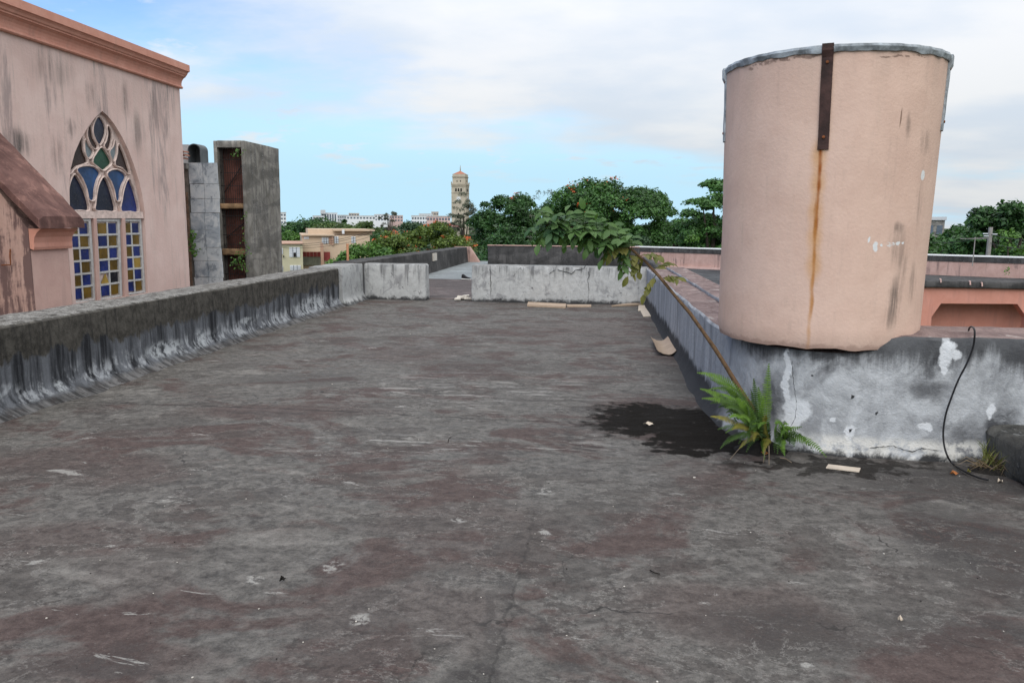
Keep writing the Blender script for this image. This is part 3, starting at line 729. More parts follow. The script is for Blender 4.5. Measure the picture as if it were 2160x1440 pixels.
# right parapet: long side wall turning the corner under the drum
def rpath():
    P = [(1.075, 16.0), (1.10, 7.1), (1.115, 6.75), (1.15, 6.40), (1.20, 6.12), (1.28, 5.90), (1.40, 5.76), (1.56, 5.68), (1.80, 5.655), (2.4, 5.65), (3.2, 5.65), (4.6, 5.66)]
    out = []
    for (a, b) in zip(P[:-1], P[1:]):
        L_ = math.dist(a, b); n = max(1, int(L_ / 0.09))
        for k in range(n): out.append((a[0] + (b[0] - a[0]) * k / n, a[1] + (b[1] - a[1]) * k / n))
    out.append(P[-1]); A = np.array(out)
    for _ in range(6): A[1:-1] = (A[:-2] + 2 * A[1:-1] + A[2:]) / 4
    res = []
    for i in range(len(A)):
        t = A[min(i + 1, len(A) - 1)] - A[max(i - 1, 0)]; t /= np.linalg.norm(t)
        res.append((A[i][0], A[i][1], t[1], -t[0]))       # towards the deck
    return res
RP = rpath()
def rprof(i):
    x, y, nx, ny = RP[i]
    s = min(1, max(0, (x - 1.15) / 0.4))            # 0 on the side wall, 1 under the drum
    zt = 0.755 if x < 1.9 else 0.755 + 0.125 * min(1, (x - 1.9) / 0.25)
    fil = 0.10 + 0.10 * min(1, max(0, (13 - y) / 6))
    if x > 1.5: fil = 0.09
    th = 0.72
    a = [(-th, -0.2), (-th, zt - 0.02), (-th + 0.03, zt)] + [(-th + 0.03 + (th - 0.05) * k / 5, zt + 0.006 * (k % 2)) for k in range(1, 5)] + [(-0.02, zt), (0.0, zt - 0.02)]
    a += [(0.0, zt - 0.02 - (zt - 0.02 - 0.2) * k / 8) for k in range(1, 9)]
    a += [(fil * (1 - math.cos(t)), 0.20 - 0.235 * math.sin(t)) for t in [PI / 2 * k / 6 for k in range(1, 7)]]
    return a
# inner side of the path bends sharply: sweep outward only by the wall thickness where it is straight
def rprof2(i):
    x, y, nx, ny = RP[i]; a = rprof(i)
    k = 1.0
    if 1.12 < x < 1.75 and y < 7: k = 0.55
    return [(o * k if o < 0 else o, z) for (o, z) in a]
m = MB(); sweep(m, rprof2, RP, 0.011, 4.0)
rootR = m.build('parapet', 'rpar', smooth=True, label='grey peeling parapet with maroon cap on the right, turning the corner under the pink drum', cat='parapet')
crack([(1671, 760), (1673, 800), (1680, 850), (1678, 880), (1665, 905)], rootR, 5.65, 0.0035, 0.006, seed=6)
crack([(1835, 945), (1860, 942), (1885, 940), (1905, 948), (1925, 952), (1945, 945), (1980, 950)], rootR, 5.63, 0.006, 0.01, seed=7)
crack([(1955, 958), (1965, 965), (1985, 966)], rootR, 5.60, 0.004, 0.01, seed=8)
# raised strip on the cap
m = MB(); rough_box(m, (1.46, 8.2, 0.75), (1.80, 15.9, 0.80), 0.3, 0.006, 0.01, seed=5.0); m.build('cap_strip', 'rpar', rootR, smooth=True)
# low kerb at the right
m = MB(); c0 = onZ(2088, 905, 0.26)
rough_box(m, (2.80, 4.1, -0.03), (3.9, 5.70, 0.26), 0.10, 0.05, 0.05, seed=9.0)
m.build('kerb', 'curb', smooth=True, label='low black mossy concrete kerb at the right edge beside the grass tuft', cat='kerb')

# ------------------------------------------------------------------ drum
def on_drum(u, v, rr=DRR):
    q = ray(u, v); ox, oy = -DRC[0], -DRC[1]
    a = q.x ** 2 + q.y ** 2; b = 2 * (q.x * ox + q.y * oy); cc = ox * ox + oy * oy - rr * rr
    t = (-b - math.sqrt(max(b * b - 4 * a * cc, 0))) / (2 * a); return CC + q * t
ZB, ZT = 0.785, on_drum(1790, 97, 0.79).z
root = empty('pink_drum', (DRC[0], DRC[1], ZB), 'large pink plastered round drum with rusty straps standing on the corner parapet', 'drum')
def drum_r(z): t = (z - ZB) / (ZT - ZB); return DRR - 0.010 + 0.036 * t ** 1.6
m = MB(); n = 96; vs = []; zs = list(np.linspace(ZB, ZT, 30)); fs = []
for j, z in enumerate(zs):
    for k in range(n):
        a = 2 * PI * k / n; r = drum_r(z) - (0.02 if j == 0 else 0)
        zz = z + (0.018 * noise.noise(Vector((math.cos(a) * 4, math.sin(a) * 4, 3))) + 0.008 * noise.noise(Vector((math.cos(a) * 14, math.sin(a) * 14, 1))) if j < 2 else 0)
        r += 0.006 * noise.noise(Vector((math.cos(a) * 2.5, math.sin(a) * 2.5, z * 2))) + (0.004 * noise.noise(Vector((math.cos(a) * 15, math.sin(a) * 15, z * 12))) if j < 3 else 0)
        vs.append((DRC[0] + r * math.cos(a), DRC[1] + r * math.sin(a), zz))
fs = [(j * n + k, j * n + (k + 1) % n, (j + 1) * n + (k + 1) % n, (j + 1) * n + k) for j in range(len(zs) - 1) for k in range(n)]
fs += [tuple(range(n)), tuple((len(zs) - 1) * n + k for k in range(n))]
m.add(vs, fs); m.build('shell', 'drum', root, smooth=True)
# metal rim: wavy strip around the top
m = MB(); vs = []; n = 140; rt = drum_r(ZT)
for k in range(n):
    a = 2 * PI * k / n; wv = 0.006 * noise.noise(Vector((math.cos(a) * 7, math.sin(a) * 7, 0))) + 0.004 * math.sin(a * 37)
    lo = ZT - 0.033 + 0.014 * noise.noise(Vector((math.cos(a) * 9, math.sin(a) * 9, 5)))
    for (r, z) in ((rt - 0.05, ZT + 0.012), (rt + 0.014 + wv, ZT + 0.014), (rt + 0.022 + wv, ZT - 0.004), (rt + 0.010 + wv, lo), (rt - 0.02, lo)):
        vs.append((DRC[0] + r * math.cos(a), DRC[1] + r * math.sin(a), z))
m.add(vs, [(k * 5 + i, k * 5 + i + 1, ((k + 1) % n) * 5 + i + 1, ((k + 1) % n) * 5 + i) for k in range(n) for i in range(4)])
m.build('rim', 'flash', root, smooth=True)
m = MB()
m.add([(DRC[0] + (rt - 0.03) * math.cos(2 * PI * k / 64), DRC[1] + (rt - 0.03) * math.sin(2 * PI * k / 64), ZT + 0.008) for k in range(64)], [tuple(range(64))]); m.build('lid', 'roofdark', root)
def strap(ang, half, z0, z1, lean=0.0, mat='rust', out=0.012):
    m = MB(); nz = 16; vs = []
    for j in range(nz + 1):
        z = z0 + (z1 - z0) * j / nz; r = drum_r(min(z, ZT)) + out + 0.004 * noise.noise(Vector((z * 6, ang, 0)))
        if z > ZT - 0.06: r += 0.016
        for k in range(4):
            a = ang + lean * (j / nz) + half * (k / 3 * 2 - 1) + 0.003 * noise.noise(Vector((z * 9, k, ang)))
            vs.append((DRC[0] + r * math.cos(a), DRC[1] + r * math.sin(a), z))
    b = len(vs)
    for j in range(nz + 1):
        z = z0 + (z1 - z0) * j / nz; r = drum_r(min(z, ZT)) - 0.004
        for k in (0, 1):
            a = ang + lean * (j / nz) + half * (k * 2 - 1); vs.append((DRC[0] + r * math.cos(a), DRC[1] + r * math.sin(a), z))
    fs = [(j * 4 + k, j * 4 + k + 1, (j + 1) * 4 + k + 1, (j + 1) * 4 + k) for j in range(nz) for k in range(3)]
    fs += [(j * 4, (j + 1) * 4, b + (j + 1) * 2, b + j * 2) for j in range(nz)] + [(j * 4 + 3, b + j * 2 + 1, b + (j + 1) * 2 + 1, (j + 1) * 4 + 3) for j in range(nz)]
    fs += [(0, 1, 2, 3, b + 1, b), (nz * 4, nz * 4 + 1, nz * 4 + 2, nz * 4 + 3, b + nz * 2 + 1, b + nz * 2)]
    m.add(vs, fs); o = m.build('strap', mat, root)
    for t in (0.12, 0.83):
        z = z0 + (z1 - z0) * t; a = ang + lean * t; r = drum_r(z) + out
        mm = MB(); c = Vector((DRC[0] + r * math.cos(a), DRC[1] + r * math.sin(a), z)); d = Vector((math.cos(a), math.sin(a), 0))
        mm.tube([c, c + d * 0.007, c + d * 0.009], [0.011, 0.010, 0.004], 8); mm.build('bolt', 'rustbolt', o)
pa, pb = on_drum(1747, 95, 0.79), on_drum(1736, 316)
aa, ab = math.atan2(pa.y - DRC[1], pa.x - DRC[0]), math.atan2(pb.y - DRC[1], pb.x - DRC[0])
strap(ab, 0.046, pb.z, ZT + 0.022, aa - ab)
view = math.atan2(-DRC[1], -DRC[0])
strap(view - 1.36, 0.06, on_drum(1535, 298).z, ZT + 0.012, 0.0, 'flash'); strap(view + 1.36, 0.06, ZT - 0.50, ZT + 0.012, 0.0, 'flash')
m = MB(); p = on_drum(1903, 205); q = on_drum(1899, 228); m.tube([p, p + Vector((0, -.012, .012)), (p + q) / 2 + Vector((0, -.01, 0)), q], 0.004, 5); m.build('wire_hook', 'rustbolt', root)
m = MB(); m.tube([on_drum(1545, 138), on_drum(1548, 168) + Vector((-.012, -.012, 0)), on_drum(1536, 205) + Vector((-.008, -.008, 0))], [.008, .007, .004], 5); m.build('peeling_flake', 'tracery', root)

# ------------------------------------------------------------------ chapel on the left
FX = -9.0
root = empty('chapel', (-13, 10, GZ), 'weathered pink chapel wall with cornice and stained glass lancet window, left', 'building')
def cp(cx, cy): return (cx / 3.2, 230 + cy / 3.2)          # crop pixel -> photo pixel
def fyz(cx, cy, x=FX): p = onX(*cp(cx, cy), x); return (p.y, p.z)
hole = [fyz(*q) for q in ((690, 14), (640, 62), (595, 120), (545, 205), (505, 295), (478, 400), (468, 500), (470, 600), (474, 700), (480, 800), (492, 950), (503, 1100), (512, 1310),
                          (690, 1290), (860, 1265), (1000, 1240), (992, 1100), (985, 900), (978, 700), (962, 590), (940, 490), (905, 380), (868, 280), (825, 190), (770, 100), (730, 50))]
ymx = 16.42
outer = [(3.0, GZ), (ymx, GZ), (ymx, 4.5), (3.0, 4.5)]
tri = tessellate_polygon([[Vector((p[0], p[1], 0)) for p in outer], [Vector((p[0], p[1], 0)) for p in hole]])
pts = outer + hole; m = MB()
m.add([(FX, p[0], p[1]) for p in pts], [tuple(t) for t in tri])
nh = len(hole)
m.add([(FX, p[0], p[1]) for p in hole] + [(FX - 0.092, p[0], p[1]) for p in hole], [(i, (i + 1) % nh, nh + (i + 1) % nh, nh + i) for i in range(nh)])
m.add([(FX, ymx, GZ), (-18, ymx, GZ), (-18, ymx, 4.5), (FX, ymx, 4.5)], [(0, 1, 2, 3)])
m.add([(FX, 3, GZ), (-18, 3, GZ), (-18, 3, 4.5), (FX, 3, 4.5)], [(0, 1, 2, 3)])
m.build('wall', 'facade', root)
prof = [(0, 4.435), (0.055, 4.435), (0.075, 4.455), (0.060, 4.485), (0.040, 4.50), (0.042, 4.55), (0.058, 4.60), (0.090, 4.645), (0.135, 4.675), (0.15, 4.68), (0.15, 4.70), (0.175, 4.715), (0.19, 4.75), (0.215, 4.775), (0.245, 4.785), (0.245, 4.92), (0.0, 4.96)]
m = MB(); m.prism([(FX + o, z) for (o, z) in prof], 1, 3.0, ymx + 0.02); m.build('cornice', 'cornice', root)
m = MB(); m.add([(FX, 3, 4.94), (FX, ymx, 4.94), (-13.5, ymx, 6.2), (-13.5, 3, 6.2)], [(0, 1, 2, 3)]); m.build('roof', 'coping', root)
win = MB()
ys_ = [p[0] for p in hole]; zs_ = [p[1] for p in hole]
win.add([(FX - 0.085, p[0], p[1]) for p in hole], [tuple(t) for t in tessellate_polygon([[Vector((p[0], p[1], 0)) for p in hole]])])
window = win.build('window', 'tracery', root)
random.seed(4)
def smooth_poly(P, k=3):
    """closed Catmull-Rom through the points, corners kept fairly tight"""
    n = len(P); out = []
    for i in range(n):
        p0, p1, p2, p3 = P[i - 1], P[i], P[(i + 1) % n], P[(i + 2) % n]
        for j in range(k):
            t = j / k; q = []
            for d in (0, 1):
                a = 0.5 * ((2 * p1[d]) + (-p0[d] + p2[d]) * t + (2 * p0[d] - 5 * p1[d] + 4 * p2[d] - p3[d]) * t * t + (-p0[d] + 3 * p1[d] - 3 * p2[d] + p3[d]) * t ** 3)
                q.append(a)
            out.append((q[0], q[1]))
    return out
panes = [('navy', [(685, 55), (660, 90), (648, 140), (660, 192), (690, 240), (716, 198), (728, 145), (715, 92)]),
         ('brown', [(628, 108), (610, 150), (615, 200), (640, 250), (664, 268), (676, 250), (648, 200), (638, 150)]),
         ('brown', [(741, 120), (745, 170), (735, 220), (722, 248), (745, 275), (765, 230), (772, 170), (758, 128)]),
         ('pale', [(594, 205), (590, 260), (602, 315), (624, 330), (645, 288), (618, 250)]),
         ('pale', [(790, 215), (802, 260), (797, 325), (782, 350), (757, 292), (782, 255)]),
         ('brown', [(568, 165), (525, 250), (495, 340), (480, 440), (530, 388), (605, 358), (583, 295), (572, 225)]),
         ('brown', [(812, 240), (808, 300), (792, 374), (840, 396), (888, 440), (868, 355), (838, 275)]),
         ('green', [(700, 262), (664, 305), (642, 355), (680, 392), (712, 412), (745, 388), (765, 362), (738, 305)]),
         ('blue', [(535, 408), (590, 388), (650, 395), (690, 432), (670, 480), (655, 545), (650, 610), (618, 610), (602, 540), (572, 465)]),
         ('blue', [(737, 438), (780, 412), (830, 422), (862, 456), (840, 510), (826, 560), (822, 614), (799, 614), (787, 550), (764, 485)]),
         ('navy', [(520, 445), (492, 490), (478, 560), (476, 650), (480, 680), (560, 680), (612, 680), (600, 600), (565, 512)]),
         ('navy', [(715, 460), (682, 510), (667, 580), (660, 640), (660, 682), (725, 684), (790, 685), (772, 590), (747, 512)]),
         ('royal', [(880, 475), (852, 535), (838, 610), (830, 685), (890, 688), (945, 690), (930, 600), (907, 522)])]
for idx, (k, P) in enumerate(panes):
    Q = smooth_poly([fyz(*q) for q in P], 3)
    m = MB(); m.prism(Q, 0, FX - 0.083, FX - 0.072); m.build('pane', 'g_' + k, window)
    # moulded bar around the pane
    c = (sum(q[0] for q in Q) / len(Q), sum(q[1] for q in Q) / len(Q)); n = len(Q)
    area = sum(Q[i][0] * Q[(i + 1) % n][1] - Q[(i + 1) % n][0] * Q[i][1] for i in range(n)); sg = 1 if area > 0 else -1
    O = []
    for i in range(n):
        a_, b_ = Vector(Q[i - 1]), Vector(Q[(i + 1) % n]); t = (b_ - a_)
        t = t.normalized() if t.length > 1e-6 else Vector((1, 0)); O.append((Q[i][0] + sg * t.y * 0.028, Q[i][1] - sg * t.x * 0.028))
    dpt = 0.036 - 0.0017 * idx
    vs = [(FX - 0.083, *q) for q in Q] + [(FX - dpt - 0.012, *q) for q in Q] + [(FX - dpt, (q[0] + o[0]) / 2, (q[1] + o[1]) / 2) for q, o in zip(Q, O)] + [(FX - dpt - 0.014, *o) for o in O] + [(FX - 0.083, *o) for o in O]
    m = MB(); m.add(vs, [(r * n + i, r * n + (i + 1) % n, (r + 1) * n + (i + 1) % n, (r + 1) * n + i) for r in range(4) for i in range(n)]); m.build('tracery_bar', 'tracery', window)
def bil(q, s, t):
    (a, b, c, d) = q; return tuple((a[i] * (1 - s) + b[i] * s) * (1 - t) + (d[i] * (1 - s) + c[i] * s) * t for i in (0, 1))
lights = [((476, 762), (612, 764), (645, 1276), (514, 1296)), ((673, 764), (806, 764), (824, 1252), (703, 1272)), ((846, 762), (954, 764), (982, 1226), (874, 1240))]
for li, q in enumerate(lights):
    Qz = [fyz(*p) for p in q]
    # wooden frame around the light
    o4 = [bil(Qz, s, t) for (s, t) in ((-.14, -.045), (1.14, -.045), (1.14, 1.03), (-.14, 1.03))]; i4 = [bil(Qz, s, t) for (s, t) in ((-.02, -.008), (1.02, -.008), (1.02, 1.004), (-.02, 1.004))]
    m = MB(); vs = [(FX - 0.084, *p) for p in o4] + [(FX - 0.045, *p) for p in o4] + [(FX - 0.045, *p) for p in i4] + [(FX - 0.084, *p) for p in i4]
    m.add(vs, [(r * 4 + i, r * 4 + (i + 1) % 4, (r + 1) * 4 + (i + 1) % 4, (r + 1) * 4 + i) for r in range(3) for i in range(4)]); m.build('frame', 'winframe', window)
    for r in range(6):
        for c in range(2):
            k = 'amber' if (r + c) % 2 == 0 else 'royal'
            if li == 2 and r == 3 and c == 1: k = 'lamber'
            P = [bil(Qz, s, t) for (s, t) in ((c / 2 + .05, r / 6 + .014), (c / 2 + .46, r / 6 + .014), (c / 2 + .46, (r + 1) / 6 - .014), (c / 2 + .05, (r + 1) / 6 - .014))]
            if li == 1 and r == 4:
                if c == 0: P = [P[3], P[2], bil(Qz, .30, 4 / 6 + .02)]; k = 'lamber'
                else: k = 'dark'
            m = MB(); m.prism(P, 0, FX - 0.068, FX - 0.060); m.build('pane', 'g_' + k, window)
    m = MB()
    for r in range(1, 6): P = [bil(Qz, s, r / 6 + d) for (s, d) in ((-.02, -.013), (1.02, -.013), (1.02, .013), (-.02, .013))]; m.prism(P, 0, FX - 0.075, FX - 0.050)
    P = [bil(Qz, .5 + d, t) for (d, t) in ((-.035, 0), (.035, 0), (.035, 1), (-.035, 1))]; m.prism(P, 0, FX - 0.0765, FX - 0.052)
    m.build('glazing_bar', 'winframe', window)
P = [fyz(*p) for p in ((476, 690), (972, 694), (976, 738), (478, 738))]; m = MB(); m.prism(P, 0, FX - 0.084, FX - 0.02); m.build('transom', 'tracery', window)
for (a, b) in (((640, 738), (662, 1290)), ((832, 738), (850, 1262))):
    P = [fyz(a[0] - 2, a[1]), fyz(a[0] + 18, a[1]), fyz(b[0] + 24, b[1]), fyz(b[0] - 2, b[1] + 6)]; m = MB(); m.prism(P, 0, FX - 0.0838, FX - 0.015); m.build('mullion', 'pinkpale', window)
# buttress with sloping coping and quarter-round corbel
BX = -8.0; by0, by1 = 10.26, 11.08
z_end = 1.62; p = onY(5, 287, 11.1); slope = (p.z - z_end) / ((-7.75) - p.x)
zt = z_end + slope * (FX - (-7.75)) * -1
m = MB()
m.prism([(FX - .01, GZ), (BX, GZ), (BX, 1.50), (FX - .01, zt - 0.10)], 1, by0, by1); bt = m.build('buttress', 'pinkstain', root)
m = MB(); m.box((BX - .02, by0 + .02, -1.0), (BX + .006, by1 - .02, 1.195)); m.build('end_panel', 'pinkpale', bt)
m = MB(); r_ = 0.30
arc = [(BX + 0.004, 1.22), (BX + 0.06, 1.20), (BX + 0.075, 1.24), (BX + 0.07, 1.30), (BX + 0.085, 1.38), (BX + 0.13, 1.45), (BX + 0.20, 1.50), (BX + 0.004, 1.50)]
m.prism(arc, 1, by0 + 0.004, by1 - 0.004); m.build('corbel', 'cornice', bt)
m = MB(); x1 = -7.75; L0 = (FX - 0.02, zt + .02); L1 = (x1, z_end + .02)
vs = []; nn = 14
for j in range(nn + 1):
    t = j / nn; x = L0[0] + (L1[0] - L0[0]) * t; z = L0[1] + (L1[1] - L0[1]) * t
    for (dy, dzz) in ((by0 - 0.10, -0.13), (by0 - 0.10, -0.02), (by0 + 0.0, 0.035), ((by0 + by1) / 2, 0.05), (by1, 0.035), (by1 + 0.06, -0.02), (by1 + 0.06, -0.13)):
        vs.append(jit((x, dy, z + dzz), 0.012, 5, 2))
k7 = 7; fs = [(j * k7 + i, j * k7 + (i + 1) % k7, (j + 1) * k7 + (i + 1) % k7, (j + 1) * k7 + i) for j in range(nn) for i in range(k7)] + [tuple(range(k7)), tuple(nn * k7 + i for i in range(k7))]
m.add(vs, fs); m.build('coping', 'coping', bt)
m = MB(); P = [fyz(20, 88, FX), fyz(118, 95, FX), fyz(250, 112, FX), fyz(255, 128, FX), fyz(20, 104, FX)]
p0 = onY(12, 540, by0 - .03); m.tube([p0 + Vector((.08, 0, .10)), p0 + Vector((.09, -.03, 0)), p0 + Vector((.09, -.03, -.12)), p0 + Vector((-.06, -.02, -.13))], 0.010, 6); m.build('rusty_bracket', 'rustbolt', bt)
p0 = onX(148, 615, BX + 0.01)

# ------------------------------------------------------------------ zinc-clad wall, brick strip, vent hood
root = empty('zinc_clad_wall', (-9.4, 18.1, GZ), 'wall clad in patchy grey zinc sheets with a brick strip beside the chapel', 'wall')
xa, xb, xc = onY(401, 450, 18).x, onY(431, 450, 18).x, onY(462, 450, 18).x
m = MB(); m.box((-12, 18.06, GZ), (xc - .16, 18.3, 2.955)); m.build('wall', 'tower_con', root)
rows = [343, 388, 419, 449, 485, 522, 550, 585, 640]
random.seed(11)
for i in range(8):
    for c in range(2):
        x0, x1 = (xa, xb) if c == 0 else (xb, xc)
        z1, z0 = onY(430, rows[i], 18).z, onY(430, rows[i + 1], 18).z
        m = MB(); sk = 0.02 * math.sin(i * 1.3); tl = random.uniform(0.006, 0.03)
        a = [(x0 + sk + .004, 18.03, z0 + .004), (x1 + sk - .004, 18.03 - random.uniform(0, .02), z0 + .004 + random.uniform(-.008, .012)), (x1 + sk - .004, 18.03 - tl, z1 - .004), (x0 + sk + .004, 18.02, z1 - .004)]
        m.add(a + [(p[0], p[1] + .03, p[2]) for p in a], [(0, 1, 2, 3), (7, 6, 5, 4), (0, 4, 5, 1), (1, 5, 6, 2), (2, 6, 7, 3), (3, 7, 4, 0)]); m.build('panel', 'tin', root)
m = MB(); bx0, bx1 = onY(386, 450, 17.98).x, xa - 0.01
m.box((bx0 - .3, 18.0, GZ), (bx1, 18.05, 2.85)); m.build('brick_backing', 'mortar', root)
m = MB(); k = 0; z = -0.6
while z < 2.3:
    x = bx0 - .3 + (0.055 if k % 2 else 0.0)
    while x < bx1 - 0.02:
        x2 = min(x + 0.105, bx1); rd = random.uniform(-.006, .006); m.box((x, 17.985 + rd, z), (x2 - .012, 18.0, z + 0.045)); x += 0.115
    z += 0.056; k += 1
m.build('brick', 'brick', root, kind='stuff')
m = MB(); m.box((bx0 - .2, 17.9, 2.85), (xa + .02, 18.4, 2.98)); m.build('ledge', 'tower_con', root)
for (u, v) in ((389, 322), (391, 329), (388, 336)):
    p = onY(u, v, 17.85); m = MB()
    m.add([p + Vector((0.07 * math.cos(t) - .03, d, 0.045 * math.sin(t))) for d in (-.12, .15) for t in [PI * q / 8 for q in range(9)]], [(i, i + 1, 9 + i + 1, 9 + i) for i in range(8)]); m.build('clay_tile', 'clay', root)
p0, p1 = onY(397, 341, 18.25), onY(424, 341, 18.25); zt_ = onY(410, 303, 18.25).z; zs0 = onY(410, 316, 18.25).z
m = MB(); cx = (p0.x + p1.x) / 2; hw = (p1.x - p0.x) / 2
def arch(w_, z0_, z1_, zt2): return [(cx - w_, z0_)] + [(cx + w_ * math.cos(PI - t), z1_ + (zt2 - z1_) * math.sin(t)) for t in [PI * q / 14 for q in range(15)]] + [(cx + w_, z0_)]
o_ = arch(hw, 2.97, zs0, zt_); i_ = arch(hw - .02, 2.971, zs0, zt_ - .02); n = len(o_)
vs = [(p[0], 18.25, p[1]) for p in o_] + [(p[0], 18.25, p[1]) for p in i_] + [(p[0], 18.62, p[1]) for p in o_] + [(p[0], 18.60, p[1]) for p in i_]
fs = [(i, i + 1, n + i + 1, n + i) for i in range(n - 1)] + [(i, i + 1, 2 * n + i + 1, 2 * n + i) for i in range(n - 1)] + [(n + i, n + i + 1, 3 * n + i + 1, 3 * n + i) for i in range(n - 1)] + [tuple(3 * n + i for i in range(n)), tuple(2 * n + i for i in range(n))]
m.add(vs, fs); hood = m.build('vent_hood', 'hood', label='grey arched vent hood on the roof edge above the zinc wall', cat='vent')
m = MB(); q = onY(386, 321, 18.3); m.box((q.x - .05, 18.3, 2.975), (cx - hw - .004, 18.6, onY(386, 305, 18.3).z)); m.build('side_box', 'winframe', hood)

# ------------------------------------------------------------------ concrete shaft with grilles
TX0, TX1, TY0, TY1, TZ = -10.385, -9.5, 20.54, 22.86, 3.78
root = empty('concrete_shaft', (-9.95, 21.7, GZ), 'tall mouldy concrete shaft with rusty grilled openings behind the left parapet', 'tower')
m = MB(); rough_box(m, (TX1 - 0.10, TY0, -2.0), (TX1, TY1, TZ - .001), 0.3, 0.012, 0.015, seed=3.0); m.box((TX1 - .1, TY0, GZ), (TX1, TY1, -2.0))
m.build('side_wall', 'tower_con', root, smooth=True)
m = MB(); rough_box(m, (TX0, TY0 + .01, -2.0), (TX0 + 0.10, TY1, TZ - .002), 0.3, 0.01, 0.015, seed=5.0); m.box((TX0, TY0 + .01, GZ), (TX0 + .1, TY1, -2.0)); m.build('side_wall', 'tower_con', root, smooth=True)
m = MB(); rough_box(m, (TX0 + .1, TY0 + .005, TZ - 0.19), (TX1 - .1, TY1, TZ), 0.3, 0.008, 0.015, seed=6.0); m.build('roof_slab', 'tower_con', root, smooth=True)
m = MB(); m.box((TX0 + .1, 20.9, GZ), (TX1 - .1, 21.0, TZ - .19)); m.build('back_panel', 'rustpanel', root)
zb_ = []
for (va, vb) in ((429, 440), (525, 538)):
    za, zz = onY(485, va, TY0).z, onY(485, vb, TY0).z; zb_.append((zz, za))
    m = MB(); rough_box(m, (TX0 + .1, TY0 + .04, zz), (TX1 - .1, 20.9, za), 0.15, 0.006, 0.01, seed=za); m.build('landing', 'rustbeam', root, smooth=True)
for (z0, z1) in ((zb_[0][1], TZ - .19), (zb_[1][1], zb_[0][0]), (-1.6, zb_[1][0])):
    m = MB(); x = TX0 + .14
    while x < TX1 - .12: m.tube([(x, TY0 + .12, z0), (x + random.uniform(-.01, .01), TY0 + .12, z1)], 0.0075, 5); x += 0.062
    z = z0 + 0.12
    while z < z1 - .05: m.tube([(TX0 + .1, TY0 + .135, z), (TX1 - .1, TY0 + .135, z)], 0.010, 5); z += (z1 - z0) / 4.2
    m.tube([(TX0 + .12, TY0 + .3, z0 + .3), (TX1 - .12, TY0 + .3, z1 - .3)], 0.015, 5)
    m.build('grille', 'darkbar', root)

# ------------------------------------------------------------------ far parapets and the pink wing
m = MB()
pe = [(y, 0.76 - 0.008 * (y - 17)) for y in np.linspace(16.62, 31.6, 60)]
vs = []
for (y, zt2) in pe:
    for (x, z) in ((-5.75, -0.1), (-5.75, zt2 - .01), (-5.72, zt2), (-5.25, zt2), (-5.22, zt2 - .015), (-5.2, 0.3), (-5.17, 0.0)): vs.append(jit((x, y, z), 0.008, 2, 6))
m.add(vs, [(j * 7 + i, j * 7 + i + 1, (j + 1) * 7 + i + 1, (j + 1) * 7 + i) for j in range(59) for i in range(6)] + [tuple(range(7)), tuple(59 * 7 + i for i in range(7))])
far = m.build('parapet', 'black_par', smooth=True, label='dark streaked parapet running away beyond the gap on the left', cat='parapet')
m = MB(); m.prism([(-5.76, -0.1), (-4.62, -0.1), (-5.12, 0.655), (-5.76, 0.655)], 1, 31.62, 31.9); m.build('wall_end', 'pinkdirty', far)
q = onX(917, 542, -5.19); m = MB(); m.box((-5.24, q.y - .28, q.z - .12), (-5.17, q.y + .28, q.z + .12)); m.build('patch', 'rubble', far)
p0, p1 = onY(1029, 518, 30.2), onY(1345, 521, 30.2); zt2 = 0.755
m = MB(); rough_box(m, (p0.x, 30.2, -0.1), (1.75, 30.55, zt2), 0.35, 0.012, 0.02, seed=12.0)
bp = m.build('parapet', 'black_par', smooth=True, label='black stained parapet at the far end of the roof, behind the sapling leaves', cat='parapet')
m = MB(); m.box((p0.x - .02, 30.17, zt2 + .004), (1.72, 30.5, zt2 + .03)); m.build('coping', 'pinkdirty', bp)
def vwall(name, A, B, z0, z1, th, mat, parent=None, **k):
    A, B = Vector((A[0], A[1], 0)), Vector((B[0], B[1], 0)); d = (B - A).normalized(); n_ = Vector((-d.y, d.x, 0)); m = MB()
    m.add([A + Vector((0, 0, z0)), B + Vector((0, 0, z0)), B + n_ * th + Vector((0, 0, z0)), A + n_ * th + Vector((0, 0, z0)),
           A + Vector((0, 0, z1)), B + Vector((0, 0, z1)), B + n_ * th + Vector((0, 0, z1)), A + n_ * th + Vector((0, 0, z1))],
          [(0, 3, 2, 1), (4, 5, 6, 7), (0, 1, 5, 4), (1, 2, 6, 5), (2, 3, 7, 6), (3, 0, 4, 7)])
    return m.build(name, mat, parent, **k)
A, B = onZ(1340, 520, 0.76), onZ(2240, 545, 0.76)
pw = vwall('parapet', A, B, -3.0, 0.56, 0.3, 'pinkdirty', label='long dirty pink parapet with white-edged black band behind the drum', cat='parapet')
d_ = (B - A).normalized(); nn_ = Vector((d_.y, -d_.x, 0)) * 0.02
vwall('black_band', A + nn_, B + nn_, 0.563, 0.735, 0.34, 'black_par', pw); vwall('white_edge', A + nn_ * 2, B + nn_ * 2, 0.738, 0.775, 0.36, 'whiteflash', pw)
vwall('foot_strip', A + nn_ * 4, B + nn_ * 4, -0.05, 0.06, 0.3, 'pinkpale', pw)
m = MB(); rough_box(m, (1.82, 17.5, -0.05), (2.05, 29.9, 0.42), 0.5, 0.01, 0.02, seed=8.0); m.build('parapet', 'black_par', smooth=True, label='low dark wall on the neighbouring roof beyond the right parapet', cat='parapet')
